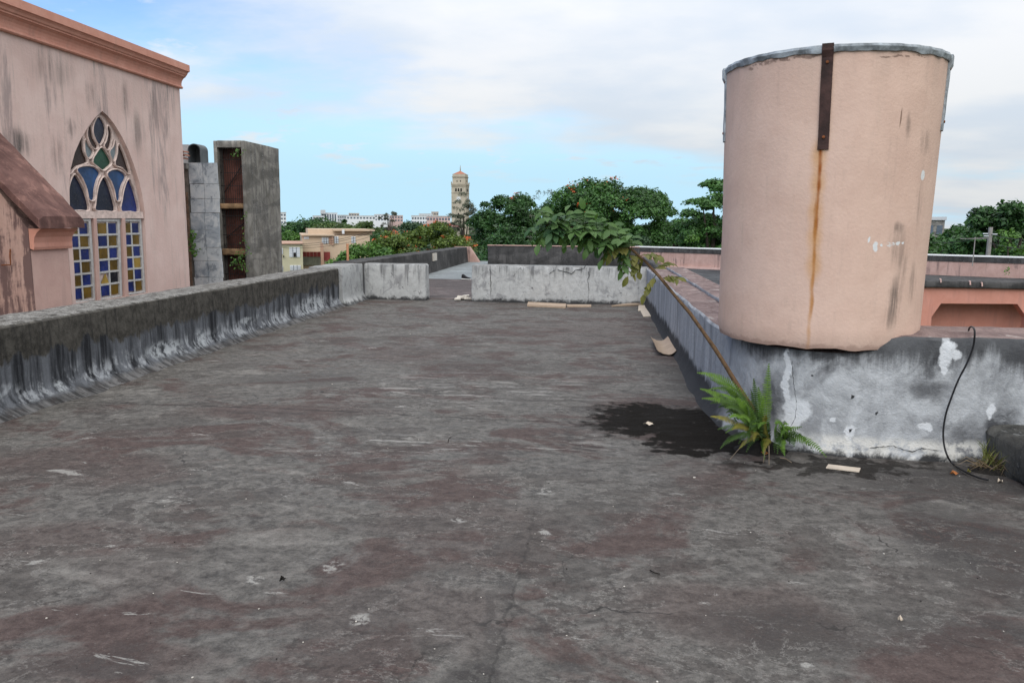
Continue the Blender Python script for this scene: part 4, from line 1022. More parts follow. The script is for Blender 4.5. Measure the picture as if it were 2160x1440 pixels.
# loggia: slab roof on a chamfered pink frame
root = empty('pink_loggia', (12, 25, GZ), 'pink loggia with chamfered opening under a dark concrete slab, right of the drum', 'building')
SY = 23.6
s0 = onY(1900, 607, SY).x; s1 = onY(2420, 607, SY).x; zs1 = onY(2050, 593, SY).z; zs2 = onY(2050, 607, SY).z
m = MB(); rough_box(m, (s0, SY - .12, zs2), (s1, 26.6, zs1), 0.4, 0.012, 0.02, seed=4.0); m.build('roof_slab', 'black_par', root, smooth=True)
def opening(u0, u1):
    return [onY(u, v, SY) for (u, v) in ((u0, 720), (u0, 668), (u0 + 20, 640), (u1 - 20, 641), (u1, 670), (u1, 720))]
z_b = -3.0
hol = [(p.x, p.z) for p in opening(1965, 2166)]; hol[0] = (hol[0][0], z_b + .2); hol[-1] = (hol[-1][0], z_b + .2)
hol2 = [(x + (onY(2380, 650, SY).x - onY(2166, 650, SY).x), z) for (x, z) in hol]
out_ = [(s0 + .05, z_b), (s1 - .05, z_b), (s1 - .05, zs2 - .004), (s0 + .05, zs2 - .004)]
loops = [[Vector((p[0], p[1], 0)) for p in L_] for L_ in (out_, hol, hol2)]
tri = tessellate_polygon(loops); allp = out_ + hol + hol2; m = MB()
m.add([(p[0], SY, p[1]) for p in allp], [tuple(t) for t in tri]); m.add([(p[0], SY + .3, p[1]) for p in allp], [tuple(t) for t in tri])
for H_ in (hol, hol2):
    n = len(H_); m.add([(p[0], SY, p[1]) for p in H_] + [(p[0], SY + .3, p[1]) for p in H_], [(i, (i + 1) % n, n + (i + 1) % n, n + i) for i in range(n)])
m.build('front_frame', 'salmon', root)
m = MB(); m.box((s0 + .05, 24.45, GZ), (s1, 24.6, zs2 - .005)); m.build('back_wall', 'salmon', root)
m = MB(); m.box((s0 + .05, SY + .002, z_b - .2), (s1, 24.45, z_b - .01)); m.box((s0 + .05, SY + .004, GZ), (s1, SY + .3, z_b - .2)); m.build('floor', 'salmon', root)
for (u, v) in ((1983, 592), (2045, 597), (2070, 600)):
    p = onY(u, v, SY - .13); m = MB(); m.tube([p + Vector((0, .02, .05)), p + Vector((0, -.03, .05)), p + Vector((0.01, -.04, -.05))], 0.022, 6); m.build('spout', 'pinkpale', root)

# ------------------------------------------------------------------ trees
MAT['lf_mid'] = mat_leaf('foliage_mid_green', (0.008, 0.034, 0.007), (0.082, 0.190, 0.044))
MAT['lf_dark'] = mat_leaf('foliage_dark_green', (0.006, 0.026, 0.007), (0.062, 0.150, 0.038))
MAT['lf_bright'] = mat_leaf('foliage_bright_green', (0.022, 0.070, 0.012), (0.125, 0.250, 0.044))
MAT['lf_olive'] = mat_leaf('foliage_olive', (0.024, 0.050, 0.012), (0.110, 0.165, 0.044))
MAT['lf_flam'] = mat_leaf('foliage_yellow_green', (0.020, 0.052, 0.010), (0.145, 0.205, 0.038))
MAT['lf_grey'] = mat_leaf('foliage_grey_green', (0.060, 0.070, 0.045), (0.125, 0.140, 0.095), trans=0.2)
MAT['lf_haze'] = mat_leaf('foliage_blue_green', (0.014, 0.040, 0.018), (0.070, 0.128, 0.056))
MAT['bloom'] = simple('orange_red_blossom', (0.50, 0.10, 0.025), 0.6, 0.35, 2.0, bump=0)

def leaf_mesh(name, P, Nn, size, asp, mat, parent, rng, kind=None, droop=0.0):
    """P: leaf centres, Nn: preferred normals; every leaf a folded quad of its own"""
    n = len(P); up = Nn + rng.normal(0, 0.55, (n, 3)); up /= np.linalg.norm(up, axis=1)[:, None]
    t = rng.normal(0, 1, (n, 3)); t[:, 2] -= droop; t -= (t * up).sum(1)[:, None] * up; t /= np.linalg.norm(t, axis=1)[:, None] + 1e-9
    b = np.cross(up, t); sz = (size * rng.uniform(0.6, 1.35, n))[:, None]
    V = np.empty((n, 4, 3)); V[:, 0] = P - t * sz * 0.5; V[:, 1] = P + b * sz * asp * 0.5 - up * sz * 0.06; V[:, 2] = P + t * sz * 0.5 - up * sz * 0.12; V[:, 3] = P - b * sz * asp * 0.5 - up * sz * 0.06
    org = np.array(WL[parent.name]) if parent else np.zeros(3)
    V = (V - org).reshape(-1, 3); me = bpy.data.meshes.new(name)
    me.vertices.add(4 * n); me.vertices.foreach_set('co', V.astype(np.float32).ravel())
    me.loops.add(4 * n); me.loops.foreach_set('vertex_index', np.arange(4 * n, dtype=np.int32))
    me.polygons.add(n); me.polygons.foreach_set('loop_start', np.arange(0, 4 * n, 4, dtype=np.int32))
    me.update(calc_edges=True); me.validate()
    me.materials.append(MAT[mat]); o = bpy.data.objects.new(name, me); COL.objects.link(o)
    if parent: o.parent = parent
    return tag(o, kind=kind)

def tree(name, label, u0, u1, vtop, D, mat='lf_mid', nl=14000, leaf=0.26, seed=1, hfrac=0.62, nc=46, cr=0.20, flowers=None, asp=0.55, sparse=0.0, group=None, cat='tree', skew=0.0, gz=GZ, flat=0.75, shape=2.5, droop=0.0, limbs=7):
    rng = np.random.default_rng(seed); random.seed(seed)
    uc = (u0 + u1) / 2; top = atD(uc, vtop, D); W = (u1 - u0) / FPX * D * 1.10
    base = Vector((top.x, top.y, gz)); H = top.z - gz; root = empty(name, base, label, cat, group)
    ch = H * hfrac; cz = top.z - ch / 2
    rc = W * cr; A = np.array([W / 2 - rc * 0.85, (W / 2 - rc * 0.85), ch / 2 - rc * flat * 0.8])
    # clump centres on and inside a lumpy ellipsoid
    C = []
    while len(C) < nc:
        v = rng.normal(0, 1, 3); v /= np.linalg.norm(v); 
        if v[2] < -0.75: continue
        k = rng.uniform(0.72, 1.0) if rng.random() < 0.8 else rng.uniform(0.2, 0.7)
        s_ = np.sign(v) * np.abs(v) ** (2.0 / shape); k *= 1 + 0.10 * noise.noise(Vector(v * 2.3 + seed))
        C.append(s_ * k * A)
    C = np.array(C); C[:, 0] += skew * C[:, 2]
    cen = np.array([top.x, top.y, cz]); C += cen
    R_ = rc * rng.uniform(0.55, 1.15, nc)
    per = rng.dirichlet(np.ones(nc) * 8) * nl * 1.0; P = []; Nn = []
    for i in range(nc):
        k = int(per[i] * (R_[i] / rc) ** 1.2) + 1
        v = rng.normal(0, 1, (k, 3)); v /= np.linalg.norm(v, axis=1)[:, None]; v[:, 2] = np.where(v[:, 2] < -0.3, -v[:, 2], v[:, 2])
        rr = R_[i] * rng.uniform(0.35, 1.0, k) ** 0.6; rr *= 1 + 0.22 * np.sin(v[:, 0] * 5 + i) * np.cos(v[:, 1] * 6 + i)
        p = v * rr[:, None]; p[:, 2] *= flat; P.append(C[i] + p); Nn.append(v * 0.7 + np.array([0, 0, 0.7]))
    P = np.concatenate(P); Nn = np.concatenate(Nn)
    m = MB(); tr = max(0.10, H * 0.022); tc = Vector((top.x, top.y, cz - ch * 0.22))
    m.tube([base - Vector((0, 0, .1)), base.lerp(tc, .4) + Vector((random.uniform(-.2, .2), random.uniform(-.2, .2), 0)), tc, Vector((top.x, top.y, cz + ch * 0.2))], [tr * 1.25, tr, tr * 0.75, tr * 0.3], 8)
    for i in rng.choice(nc, min(limbs, nc), replace=False):
        q = Vector(C[i]); a_ = base.lerp(tc, random.uniform(0.75, 1.0)); m.tube([a_, a_.lerp(q, 0.5) + Vector((0, 0, ch * 0.04)), q], [tr * 0.5, tr * 0.3, tr * 0.1], 6)
    m.build('trunk', 'bark', root, smooth=True)
    leaf_mesh('crown', P, Nn, leaf, asp, mat, root, rng, droop=droop)
    if flowers:
        nf, (fu0, fu1, fv0, fv1), fs_ = flowers; F = []; FN = []
        up_ = P[P[:, 2] > cz - ch * 0.25]; 
        # sprays sit on the outside of clumps
        sel = rng.choice(nc, nf)
        pr = np.array([[(q - np.array(CC)) @ np.array(CF), (q - np.array(CC)) @ np.array(CR), (q - np.array(CC)) @ np.array(CU)] for q in P[::3]])
        uu = 1080 + FPX * pr[:, 1] / pr[:, 0]; vv = 720 - FPX * pr[:, 2] / pr[:, 0]
        q = P[::3][(uu > fu0) & (uu < fu1) & (vv > fv0) & (vv < fv1)]
        if len(q):
            ctr = q[rng.choice(len(q), nf)]; d_ = ctr - cen; d_ /= np.linalg.norm(d_, axis=1)[:, None] + 1e-6
            ctr = ctr + d_ * rc * 0.25 + np.array([0, 0, 0.1])
            for c_ in ctr:
                k = rng.integers(8, 22); F.append(c_ + rng.normal(0, 1, (k, 3)) * np.array([fs_, fs_, fs_ * 0.45])); FN.append(np.tile([0, 0, 1.0], (k, 1)))
            leaf_mesh('blossom', np.concatenate(F), np.concatenate(FN), leaf * 0.62, 0.8, 'bloom', root, rng, kind='stuff')
    return root
G1 = 'trees beyond the roof'
tree('domed_tree', 'dark domed tree just right of the concrete shaft, on the skyline', 588, 722, 456, 170, 'lf_dark', 9000, 0.55, 3, .56, 40, .16, group=G1)
tree('olive_tree', 'olive green spreading tree behind the peach house roof', 640, 765, 470, 140, 'lf_olive', 9000, 0.45, 4, .56, 36, .16, group=G1)
tree('roadside_tree', 'olive tree at the left of the view behind the pale yellow house', 585, 650, 482, 120, 'lf_bright', 6000, 0.42, 5, .56, 26, .2, group=G1)
tree('palm_like_tree', 'small round dark tree poking up left of the flame tree', 712, 738, 458, 190, 'lf_dark', 2500, 0.5, 6, .5, 14, .24, group=G1)
tree('olive_tree', 'low olive tree below the white skyline left of the feathery pine', 748, 806, 461, 165, 'lf_olive', 4500, 0.5, 7, .56, 22, .2, group=G1)
tree('feathery_pine', 'feathery grey pine rising above the flame tree on the skyline', 798, 842, 440, 175, 'lf_grey', 3200, 0.6, 8, .55, 18, .12, asp=.12, group=G1, droop=-1.5)
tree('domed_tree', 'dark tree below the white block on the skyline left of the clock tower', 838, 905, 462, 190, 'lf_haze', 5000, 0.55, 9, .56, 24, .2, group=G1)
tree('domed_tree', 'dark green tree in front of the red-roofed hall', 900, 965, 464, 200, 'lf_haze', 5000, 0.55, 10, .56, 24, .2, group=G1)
tree('flame_tree', 'yellow-green flame tree with red blossom in the middle distance, left one', 755, 890, 478, 62, 'lf_flam', 15000, 0.24, 11, .55, 46, .15, flowers=(26, (765, 890, 470, 560), 0.16), group=G1)
tree('flame_tree', 'yellow-green flame tree with scattered orange blossom below the clock tower', 836, 1010, 459, 68, 'lf_flam', 20000, 0.25, 12, .6, 56, .13, flowers=(42, (840, 1000, 460, 560), 0.15), group=G1)
tree('leafy_tree', 'bright leafy tree behind the orange pipe in front of the peach house', 690, 850, 500, 46, 'lf_bright', 20000, 0.19, 13, .55, 46, .15, group=G1)
tree('feathery_pine', 'feathery pine standing in front of the clock tower', 944, 1012, 404, 95, 'lf_grey', 8000, 0.45, 14, .72, 60, .13, asp=.14, group=G1, droop=-1.2)
tree('broadleaf_tree', 'dark broadleaf tree right of the clock tower', 992, 1138, 402, 78, 'lf_dark', 30000, 0.27, 15, .56, 70, .13, flowers=(5, (1060, 1090, 405, 425), 0.15), group=G1)
tree('bare_twigged_tree', 'thin pale tree with sparse foliage between the two big dark trees', 1106, 1190, 388, 72, 'lf_grey', 2600, 0.22, 16, .55, 30, .14, asp=.3, group=G1)
tree('great_tree', 'great domed tree with orange blossom behind the black parapet', 1138, 1425, 377, 64, 'lf_mid', 75000, 0.24, 17, .50, 130, .10, flowers=(34, (1190, 1320, 380, 455), 0.24), group=G1, shape=2.5)
tree('tiered_tree', 'tall tiered tree partly hidden by the pink drum', 1424, 1600, 363, 52, 'lf_mid', 46000, 0.22, 18, .66, 90, .13, flat=.5, group=G1, skew=0.12)
tree('bright_bush', 'bright yellow-green bush below the tiered tree left of the drum', 1420, 1505, 480, 46, 'lf_bright', 6000, 0.18, 19, .7, 26, .18, group=G1)
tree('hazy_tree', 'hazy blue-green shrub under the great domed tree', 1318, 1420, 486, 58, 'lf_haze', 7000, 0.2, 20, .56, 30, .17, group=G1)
tree('broadleaf_tree', 'dark low tree between the clock tower tree and the great tree, behind the sapling', 1020, 1180, 470, 60, 'lf_dark', 14000, 0.24, 21, .56, 46, .14, group=G1)
tree('low_shrub', 'low bright shrub seen in the gap between the two far parapets', 985, 1040, 536, 42, 'lf_bright', 4000, 0.16, 22, .56, 20, .2, group=G1)
tree('broadleaf_tree', 'broad dark tree at the right edge of the view', 2040, 2240, 417, 52, 'lf_dark', 24000, 0.26, 23, .56, 64, .12, group=G1)
tree('spreading_tree', 'low spreading tree just right of the drum', 1930, 2090, 455, 75, 'lf_mid', 14000, 0.32, 24, .56, 46, .13, group=G1)
tree('bright_bush', 'bright green bush beside the utility pole on the right', 2098, 2200, 478, 46, 'lf_bright', 7000, 0.18, 25, .75, 30, .17, group=G1)
tree('great_tree', 'mid-green tree mostly hidden behind the pink drum', 1580, 1960, 440, 66, 'lf_mid', 22000, 0.30, 26, .56, 70, .12, group=G1)

tree('broadleaf_tree', 'rounded mid-green tree filling in right of the great domed tree', 1360, 1490, 436, 84, 'lf_mid', 16000, 0.30, 31, .56, 50, .14, group=G1)
tree('broadleaf_tree', 'dark rounded tree behind the thin pale tree', 1090, 1200, 418, 90, 'lf_dark', 16000, 0.30, 32, .56, 50, .14, group=G1)
tree('broadleaf_tree', 'low dark tree in front of the tiered tree beside the drum', 1480, 1580, 440, 70, 'lf_mid', 14000, 0.28, 33, .56, 46, .14, group=G1)
tree('leafy_tree', 'green tree below the skyline between the flame trees and the domed tree', 742, 850, 486, 100, 'lf_mid', 10000, 0.34, 34, .56, 40, .15, group=G1)
tree('spreading_tree', 'dark green tree mass between the drum and the utility pole', 1950, 2120, 462, 62, 'lf_dark', 16000, 0.28, 35, .56, 50, .13, group=G1)
# far canopy between the near trees and the skyline: nobody could count it
rng = np.random.default_rng(77)
Pf = []; Nf = []
for k in range(900):
    D = rng.uniform(210, 1500) if k < 620 else rng.uniform(90, 260); th = rng.uniform(-0.50, 0.72); a = th - _yaw * 0 
    x = D * math.sin(a - math.radians(6)); y = D * math.cos(a - math.radians(6)); r = rng.uniform(4, 8) * (1 + D / 2500); h = rng.uniform(5.0, 9.0)
    if D < 260: h = rng.uniform(3.5, 7.0)
    n_ = 130 if D < 600 else 60
    v = rng.normal(0, 1, (n_, 3)); v /= np.linalg.norm(v, axis=1)[:, None]; v[:, 2] = np.abs(v[:, 2])
    rr = rng.uniform(0.75, 1.0, n_)[:, None]; p = v * rr * np.array([r, r, h * 0.6]) + np.array([x, y, GZ + h * 0.40]); Pf.append(p); Nf.append(v + np.array([0, 0, .4]))
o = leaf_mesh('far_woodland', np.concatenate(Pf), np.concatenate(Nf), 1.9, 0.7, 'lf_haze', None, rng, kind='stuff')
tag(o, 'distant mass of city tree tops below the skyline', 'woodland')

# ------------------------------------------------------------------ clock tower
MAT['stone'] = simple('warm_tower_stone', (0.43, 0.375, 0.29), 0.9, 0.12, 0.5)
MAT['stone_dk'] = simple('tower_string_course', (0.30, 0.255, 0.19), 0.9, 0.15, 0.5)
MAT['roofred'] = simple('red_roof_tile', (0.36, 0.14, 0.085), 0.85, 0.2, 0.6)
MAT['opening'] = simple('dark_opening', (0.012, 0.011, 0.011), 0.9, 0.2, 2)
TD = 400.0
pb_ = atD(971, 470, TD); root = empty('clock_tower', (pb_.x, pb_.y, GZ), 'tall square stone clock tower with red pyramid roof on the skyline', 'tower')
fw = Vector((-pb_.x, -pb_.y, 0)).normalized(); fw = (Matrix.Rotation(math.radians(-14), 3, 'Z') @ fw); rt_ = Vector((-fw.y, fw.x, 0))
def tz(v): return atD(971, v, TD).z
def tbox(w2, va, vb, name, mat, parent=root, d2=None):
    m = MB(); z1, z0 = tz(va) if va < 600 else GZ, tz(vb) if vb < 600 else GZ
    m.obox((pb_.x, pb_.y, (z0 + z1) / 2), rt_ * w2, fw * (d2 or w2), (0, 0, (z1 - z0) / 2)); return m.build(name, mat, parent)
S = TD / FPX
tbox(15.0 * S, 391.5, 700, 'shaft', 'stone'); tbox(15.8 * S, 390, 392, 'cornice', 'stone_dk'); tbox(15.5 * S, 387, 390, 'parapet_band', 'stone'); tbox(13.2 * S, 375, 387, 'belfry', 'stone'); tbox(14.2 * S, 373.3, 375, 'cornice', 'stone_dk'); tbox(13.2 * S, 368, 373.3, 'attic', 'stone')
tbox(15.4 * S, 407.2, 408.4, 'string_course', 'stone_dk'); tbox(15.6 * S, 394, 395, 'string_course', 'stone_dk')
m = MB(); zc0, zc1 = tz(368), tz(360.5); hw = 12.4 * S
cs = [Vector((pb_.x, pb_.y, zc0)) + rt_ * i * hw + fw * j * hw for (i, j) in ((-1, -1), (1, -1), (1, 1), (-1, 1))]
m.add(cs + [Vector((pb_.x, pb_.y, zc1))], [(0, 1, 4), (1, 2, 4), (2, 3, 4), (3, 0, 4), (3, 2, 1, 0)]); m.build('roof', 'roofred', root)
m = MB(); m.tube([(pb_.x, pb_.y, zc1 - .2), (pb_.x, pb_.y, tz(354)), (pb_.x, pb_.y, tz(348.5))], [0.35, 0.2, 0.06], 6); m.build('spire', 'stone_dk', root)
def tdisc(side, dx, v, rw, rh, name, mat, arch=True, dep=0.05, half=15.0):
    nrm, tan = (fw, rt_) if side == 0 else (rt_, -fw); c = Vector((pb_.x, pb_.y, tz(v))) + nrm * (half * S + dep) + tan * dx * S
    P = []
    if arch == 'disc': P = [c + tan * rw * S * math.cos(t) + Vector((0, 0, rh * S * math.sin(t))) for t in [2 * PI * k / 20 for k in range(20)]]
    else: P = [c + tan * -rw * S + Vector((0, 0, -rh * S)), c + tan * rw * S + Vector((0, 0, -rh * S))] + [c + tan * rw * S * math.cos(t) + Vector((0, 0, rh * S * 0.4 + rw * S * math.sin(t))) for t in [PI * k / 6 for k in range(7)]]
    m = MB(); n = len(P); m.add(P + [p - nrm * (dep + .1) for p in P], [tuple(range(n))] + [(i, (i + 1) % n, n + (i + 1) % n, n + i) for i in range(n)]); return m.build(name, mat, root)
for s_ in (0, 1):
    for dx in (-5.4, 0, 5.4): tdisc(s_, dx, 401, 1.7, 3.4, 'arch_opening', 'opening')
    for dx in (-3.6, 3.6): tdisc(s_, dx, 382.5, 0.9, 2.0, 'arch_opening', 'opening', half=13.2)
    cf = tdisc(s_, 0, 419.5, 4.6, 4.6, 'clock_face', 'white', 'disc', 0.12); tdisc(s_, 0, 452, 1.4, 3.0, 'arch_opening', 'opening')
    for t in range(12):
        a_ = 2 * PI * t / 12; tdisc(s_, 3.7 * math.sin(a_), 419.5 - 3.7 * math.cos(a_), .42, .42, 'hour_mark', 'opening', 'disc', 0.2)
    for (a_, l_) in ((2.2, 2.6), (5.4, 1.8)):
        nrm, tan = (fw, rt_) if s_ == 0 else (rt_, -fw); c = Vector((pb_.x, pb_.y, tz(419.5))) + nrm * (15 * S + .25); d_ = tan * math.sin(a_) + Vector((0, 0, math.cos(a_)))
        m = MB(); m.tube([c, c + d_ * l_ * S], 0.09, 5); m.build('clock_hand', 'opening', root)
for (i, j) in ((-1, -1), (1, -1), (1, 1), (-1, 1)):
    c = Vector((pb_.x, pb_.y, 0)) + rt_ * i * 15 * S + fw * j * 15 * S; m = MB(); m.tube([(c.x, c.y, tz(388)), (c.x, c.y, tz(385)), (c.x, c.y, tz(383))], [.35, .25, .05], 6); m.build('finial', 'stone_dk', root)

# ------------------------------------------------------------------ far buildings
def far_block(name, label, u0, u1, v0, D, mat, rows_=3, cols=6, wmat='winblue', depth=14, extra=None):
    a, b = atD(u0, 470, D), atD(u1, 470, D); c = (a + b) / 2; t = (b - a); wd = t.length; t.normalize(); n_ = Vector((t.y, -t.x, 0)); zt3 = atD((u0 + u1) / 2, v0, D).z
    root = empty(name, (c.x, c.y, GZ), label, 'building', 'white buildings on the skyline'); m = MB(); cc = Vector((c.x, c.y, 0)) - n_ * depth / 2
    m.obox((cc.x, cc.y, (zt3 + GZ) / 2), t * wd / 2, n_ * depth / 2, (0, 0, (zt3 - GZ) / 2)); m.build('wall', mat, root)
    m = MB(); m.obox((cc.x, cc.y, zt3 + .3), t * (wd / 2 + .25), n_ * (depth / 2 + .25), (0, 0, .29)); m.build('roof', 'farroof', root)
    fh = 3.2
    for r in range(rows_):
        z = zt3 - 1.7 - r * fh
        for k in range(cols):
            q = c + t * (wd * ((k + .5) / cols - .5)); m = MB(); m.obox((q.x + n_.x * .06, q.y + n_.y * .06, z), t * wd / cols * .31, n_ * .08, (0, 0, .8)); m.build('window', wmat, root)
    return root, c, t, n_, wd, zt3
MAT['winblue'] = simple('far_window_glass', (0.10, 0.125, 0.15), 0.4, 0.2, 1)
MAT['farwhite'] = simple('far_white_wall', (0.68, 0.69, 0.70), 0.85, 0.05, .1, bump=0)
MAT['fargrey'] = simple('far_grey_wall', (0.47, 0.48, 0.49), 0.85, 0.06, .1, bump=0)
MAT['fartan'] = simple('far_tan_wall', (0.46, 0.39, 0.32), 0.85, 0.08, .1, bump=0)
MAT['farpink'] = simple('far_pink_wall', (0.55, 0.40, 0.37), 0.85, 0.06, .1, bump=0)
MAT['farroof'] = simple('far_roof_edge', (0.50, 0.50, 0.50), 0.9, 0.1, .1, bump=0)
MAT['farred'] = simple('far_red_roof', (0.30, 0.13, 0.115), 0.9, 0.12, .3, bump=0)
far_block('apartment_block', 'slim white apartment block at the right edge of the concrete shaft', 586, 604, 449, 700, 'farwhite', 4, 3)
r_, c_, t_, n_, wd_, zt_ = far_block('office_block', 'grey-white office block with tall columns on the skyline, tallest of the row', 677, 712, 450, 800, 'farwhite', 0, 1)
for k in range(6):
    q = c_ + t_ * wd_ * ((k + .5) / 6 - .5) * 0.9; m = MB(); m.obox((q.x, q.y, zt_ - 5), t_ * .75, n_ * .25, (0, 0, 4.2)); m.build('window', 'winblue', r_)
m = MB(); q = c_ - t_ * wd_ * .36; m.obox((q.x, q.y, zt_ + 1.3), t_ * 2.4, n_ * 3, (0, 0, 1.9)); m.build('roof_box', 'fargrey', r_)
far_block('low_block', 'low white block left of the columned office block', 660, 684, 456, 760, 'farwhite', 1, 4)
far_block('low_block', 'low grey-windowed block right of the columned office block', 712, 735, 454.5, 850, 'fargrey', 2, 5)
far_block('tan_block', 'small tan block standing above the long white block', 736, 758, 450.5, 950, 'fartan', 2, 4)
far_block('long_block', 'long white block in the middle of the skyline', 731, 792, 456, 780, 'farwhite', 1, 9)
far_block('low_block', 'white block with vaulted look behind the feathery pine', 790, 822, 453, 820, 'farwhite', 2, 5)
far_block('pink_block', 'pale pink block right of the feathery pine on the skyline', 820, 850, 455, 840, 'farpink', 2, 5)
far_block('stepped_block', 'stepped white block left of the clock tower', 868, 902, 456, 640, 'farwhite', 3, 6)
far_block('stepped_block', 'upper white block with grey penthouse near the clock tower', 884, 913, 452, 700, 'farwhite', 2, 5)
far_block('tan_block', 'tan rooftop block close left of the clock tower', 910, 925, 447.5, 760, 'fartan', 2, 3)
far_block('long_block', 'long low pinkish building at the foot of the clock tower', 900, 950, 457, 560, 'farpink', 1, 8)
far_block('grey_block', 'plain grey rooftop block just right of the drum', 1935, 1993, 464.5, 160, 'tower_con', 1, 3, depth=8)
# red-roofed hall below the tower
p = atD(938, 480, 230); m = MB(); root = empty('red_roofed_hall', (p.x, p.y, GZ), 'hall with low red hipped roof below the clock tower', 'building')
hw_, zz0, zz1 = 25 * 230 / FPX, atD(938, 479, 230).z, atD(938, 470, 230).z
m.add([(p.x - hw_, p.y - 5, zz0), (p.x + hw_, p.y - 5, zz0), (p.x + hw_, p.y + 9, zz0), (p.x - hw_, p.y + 9, zz0), (p.x - hw_ * .45, p.y + 2, zz1), (p.x + hw_ * .45, p.y + 2, zz1)], [(0, 1, 5, 4), (1, 2, 5), (2, 3, 4, 5), (3, 0, 4)]); m.build('roof', 'farred', root)
m = MB(); m.box((p.x - hw_ * .93, p.y - 4.5, GZ), (p.x + hw_ * .93, p.y + 8.5, zz0)); m.build('wall', 'fartan', root)

# ------------------------------------------------------------------ the two houses
MAT['yellow'] = simple('pale_yellow_house', (0.47, 0.44, 0.30), 0.9, 0.08, .6)
MAT['peach'] = simple('peach_house', (0.54, 0.415, 0.30), 0.9, 0.07, .5)
MAT['peachdk'] = simple('peach_house_trim', (0.42, 0.265, 0.19), 0.9, 0.1, .5)
MAT['shutter'] = simple('white_jalousie', (0.62, 0.65, 0.68), 0.6, 0.08, 2)
MAT['redgate'] = simple('red_grille', (0.24, 0.045, 0.04), 0.7, 0.2, 2)
MAT['greengrey'] = simple('grey_green_panel', (0.16, 0.165, 0.125), 0.8, 0.12, 2)
HD = 72.0
def hp(u, v, D=HD): return atD(u, v, D)
a_, b_ = hp(560, 470), hp(639, 470); hy = Vector((b_.x - a_.x, b_.y - a_.y, 0)).normalized(); hn = Vector((hy.y, -hy.x, 0))
def hq(u, v, dep=0.0, D=HD):           # point on the house front plane (pushed out by dep)
    q = ray(u, v); n_ = hn; P0 = Vector((b_.x, b_.y, 0)) * (D / HD); t = (P0 - CC).dot(n_) / q.dot(n_); return CC + q * t + n_ * dep
def hpanel(name, u0, u1, v0, v1, mat, parent, out=0.05, th=0.1, D=HD):
    m = MB(); P = [hq(u0, v1, out, D), hq(u1, v1, out, D), hq(u1, v0, out, D), hq(u0, v0, out, D)]; w0 = (P[1] - P[0]); w0 = hy * w0.dot(hy); h0 = Vector((0, 0, P[3].z - P[0].z))
    m.obox(P[0] + w0 / 2 + h0 / 2 - hn * th / 2, w0 / 2, hn * th / 2, h0 / 2); return m.build(name, mat, parent)
def hbox(name, u0, u1, v0, dep, mat, parent, D=HD, zlow=GZ):
    P, Q = hq(u0, v0, 0, D), hq(u1, v0, 0, D); z1 = hq((u0 + u1) / 2, v0, 0, D).z; w0 = hy * (Q - P).dot(hy); m = MB(); c = P + w0 / 2 - hn * dep / 2
    m.obox((c.x, c.y, (z1 + zlow) / 2), w0 / 2, hn * dep / 2, (0, 0, (z1 - zlow) / 2)); return m.build(name, mat, parent)
c = hq(610, 470); root = empty('yellow_house', (c.x, c.y, GZ), 'pale yellow flat-roofed house with white shutters right of the concrete shaft', 'house')
hbox('wall', 540, 638, 515, 8, 'yellow', root); hpanel('roof_edge', 538, 640, 512.5, 515, 'peachdk', root, .15, 8.3)
def shut(u0, u1, v0, v1, parent, D=HD, nb=3):
    wdw = hpanel('window', u0, u1, v0, v1, 'shutter', parent, .06, .1, D)
    for k in range(1, nb): u = u0 + (u1 - u0) * k / nb; hpanel('frame_bar', u - .5, u + .5, v0, v1, 'winblue', wdw, .09, .05, D)
    for k in range(1, 6): v = v0 + (v1 - v0) * k / 6; hpanel('louvre', u0, u1, v - .35, v + .35, 'fargrey', wdw, .085, .03, D)
    return wdw
wdw = shut(610.5, 633, 521.5, 542, root); hpanel('pane', 619.5, 624.5, 533, 541.5, 'opening', wdw, .12, .05); shut(612, 634.5, 559.5, 570, root); shut(594, 597, 523, 536, root, nb=1); shut(594, 597.5, 561, 572, root, nb=1)
hpanel('meter_box', 597, 599.5, 539, 542.5, 'darkbar', root, .2, .15)
HD2 = 78.0; c = hq(700, 470, 0, HD2); root = empty('peach_house', (c.x, c.y, GZ), 'peach modern house with stepped flat roof, red grille and white shutters', 'house')
hbox('wall', 637, 780, 497, 9, 'peach', root, HD2); hpanel('roof_edge', 635, 705, 494, 497, 'peach', root, .35, 9.3, HD2); hbox('upper_wall', 649, 785, 483.5, 7.5, 'peach', root, HD2 + 1.2, hq(700, 496, 0, HD2).z)
hpanel('fascia', 702, 790, 483.2, 487, 'peach', root, .3, 3, HD2 + .8)
hpanel('balcony_wall', 637, 676, 513, 530, 'peach', root, 1.2, .25, HD2); hpanel('column', 676, 682, 512, 560, 'peachdk', root, 1.3, .35, HD2); hpanel('column', 700, 703.5, 497, 517, 'peachdk', root, .2, .3, HD2)
for k in range(5): hpanel('grille_panel', 638.5 + k * 7.6, 645.5 + k * 7.6, 531, 541, 'redgate', root, .35 + .01 * k, .1, HD2)
hpanel('grille_panel', 683, 696, 531, 549, 'redgate', root, .35, .1, HD2)
for k in range(5): hpanel('garage_panel', 638.5 + k * 7.6, 645.8 + k * 7.6, 541.2, 559, 'greengrey', root, .34, .1, HD2)
shut(679, 693, 501, 514, root, HD2); shut(705.5, 714, 498.5, 513, root, HD2, 2); shut(741, 750, 499, 512.5, root, HD2, 2); hpanel('vent_window', 641, 652, 498.5, 504, 'shutter', root, .06, .1, HD2); hpanel('door_recess', 694, 700, 499, 515, 'peachdk', root, .05, .1, HD2)
hpanel('roof_door', 721, 726, 484.5, 493, 'shutter', root, .4, .1, HD2 + .8)

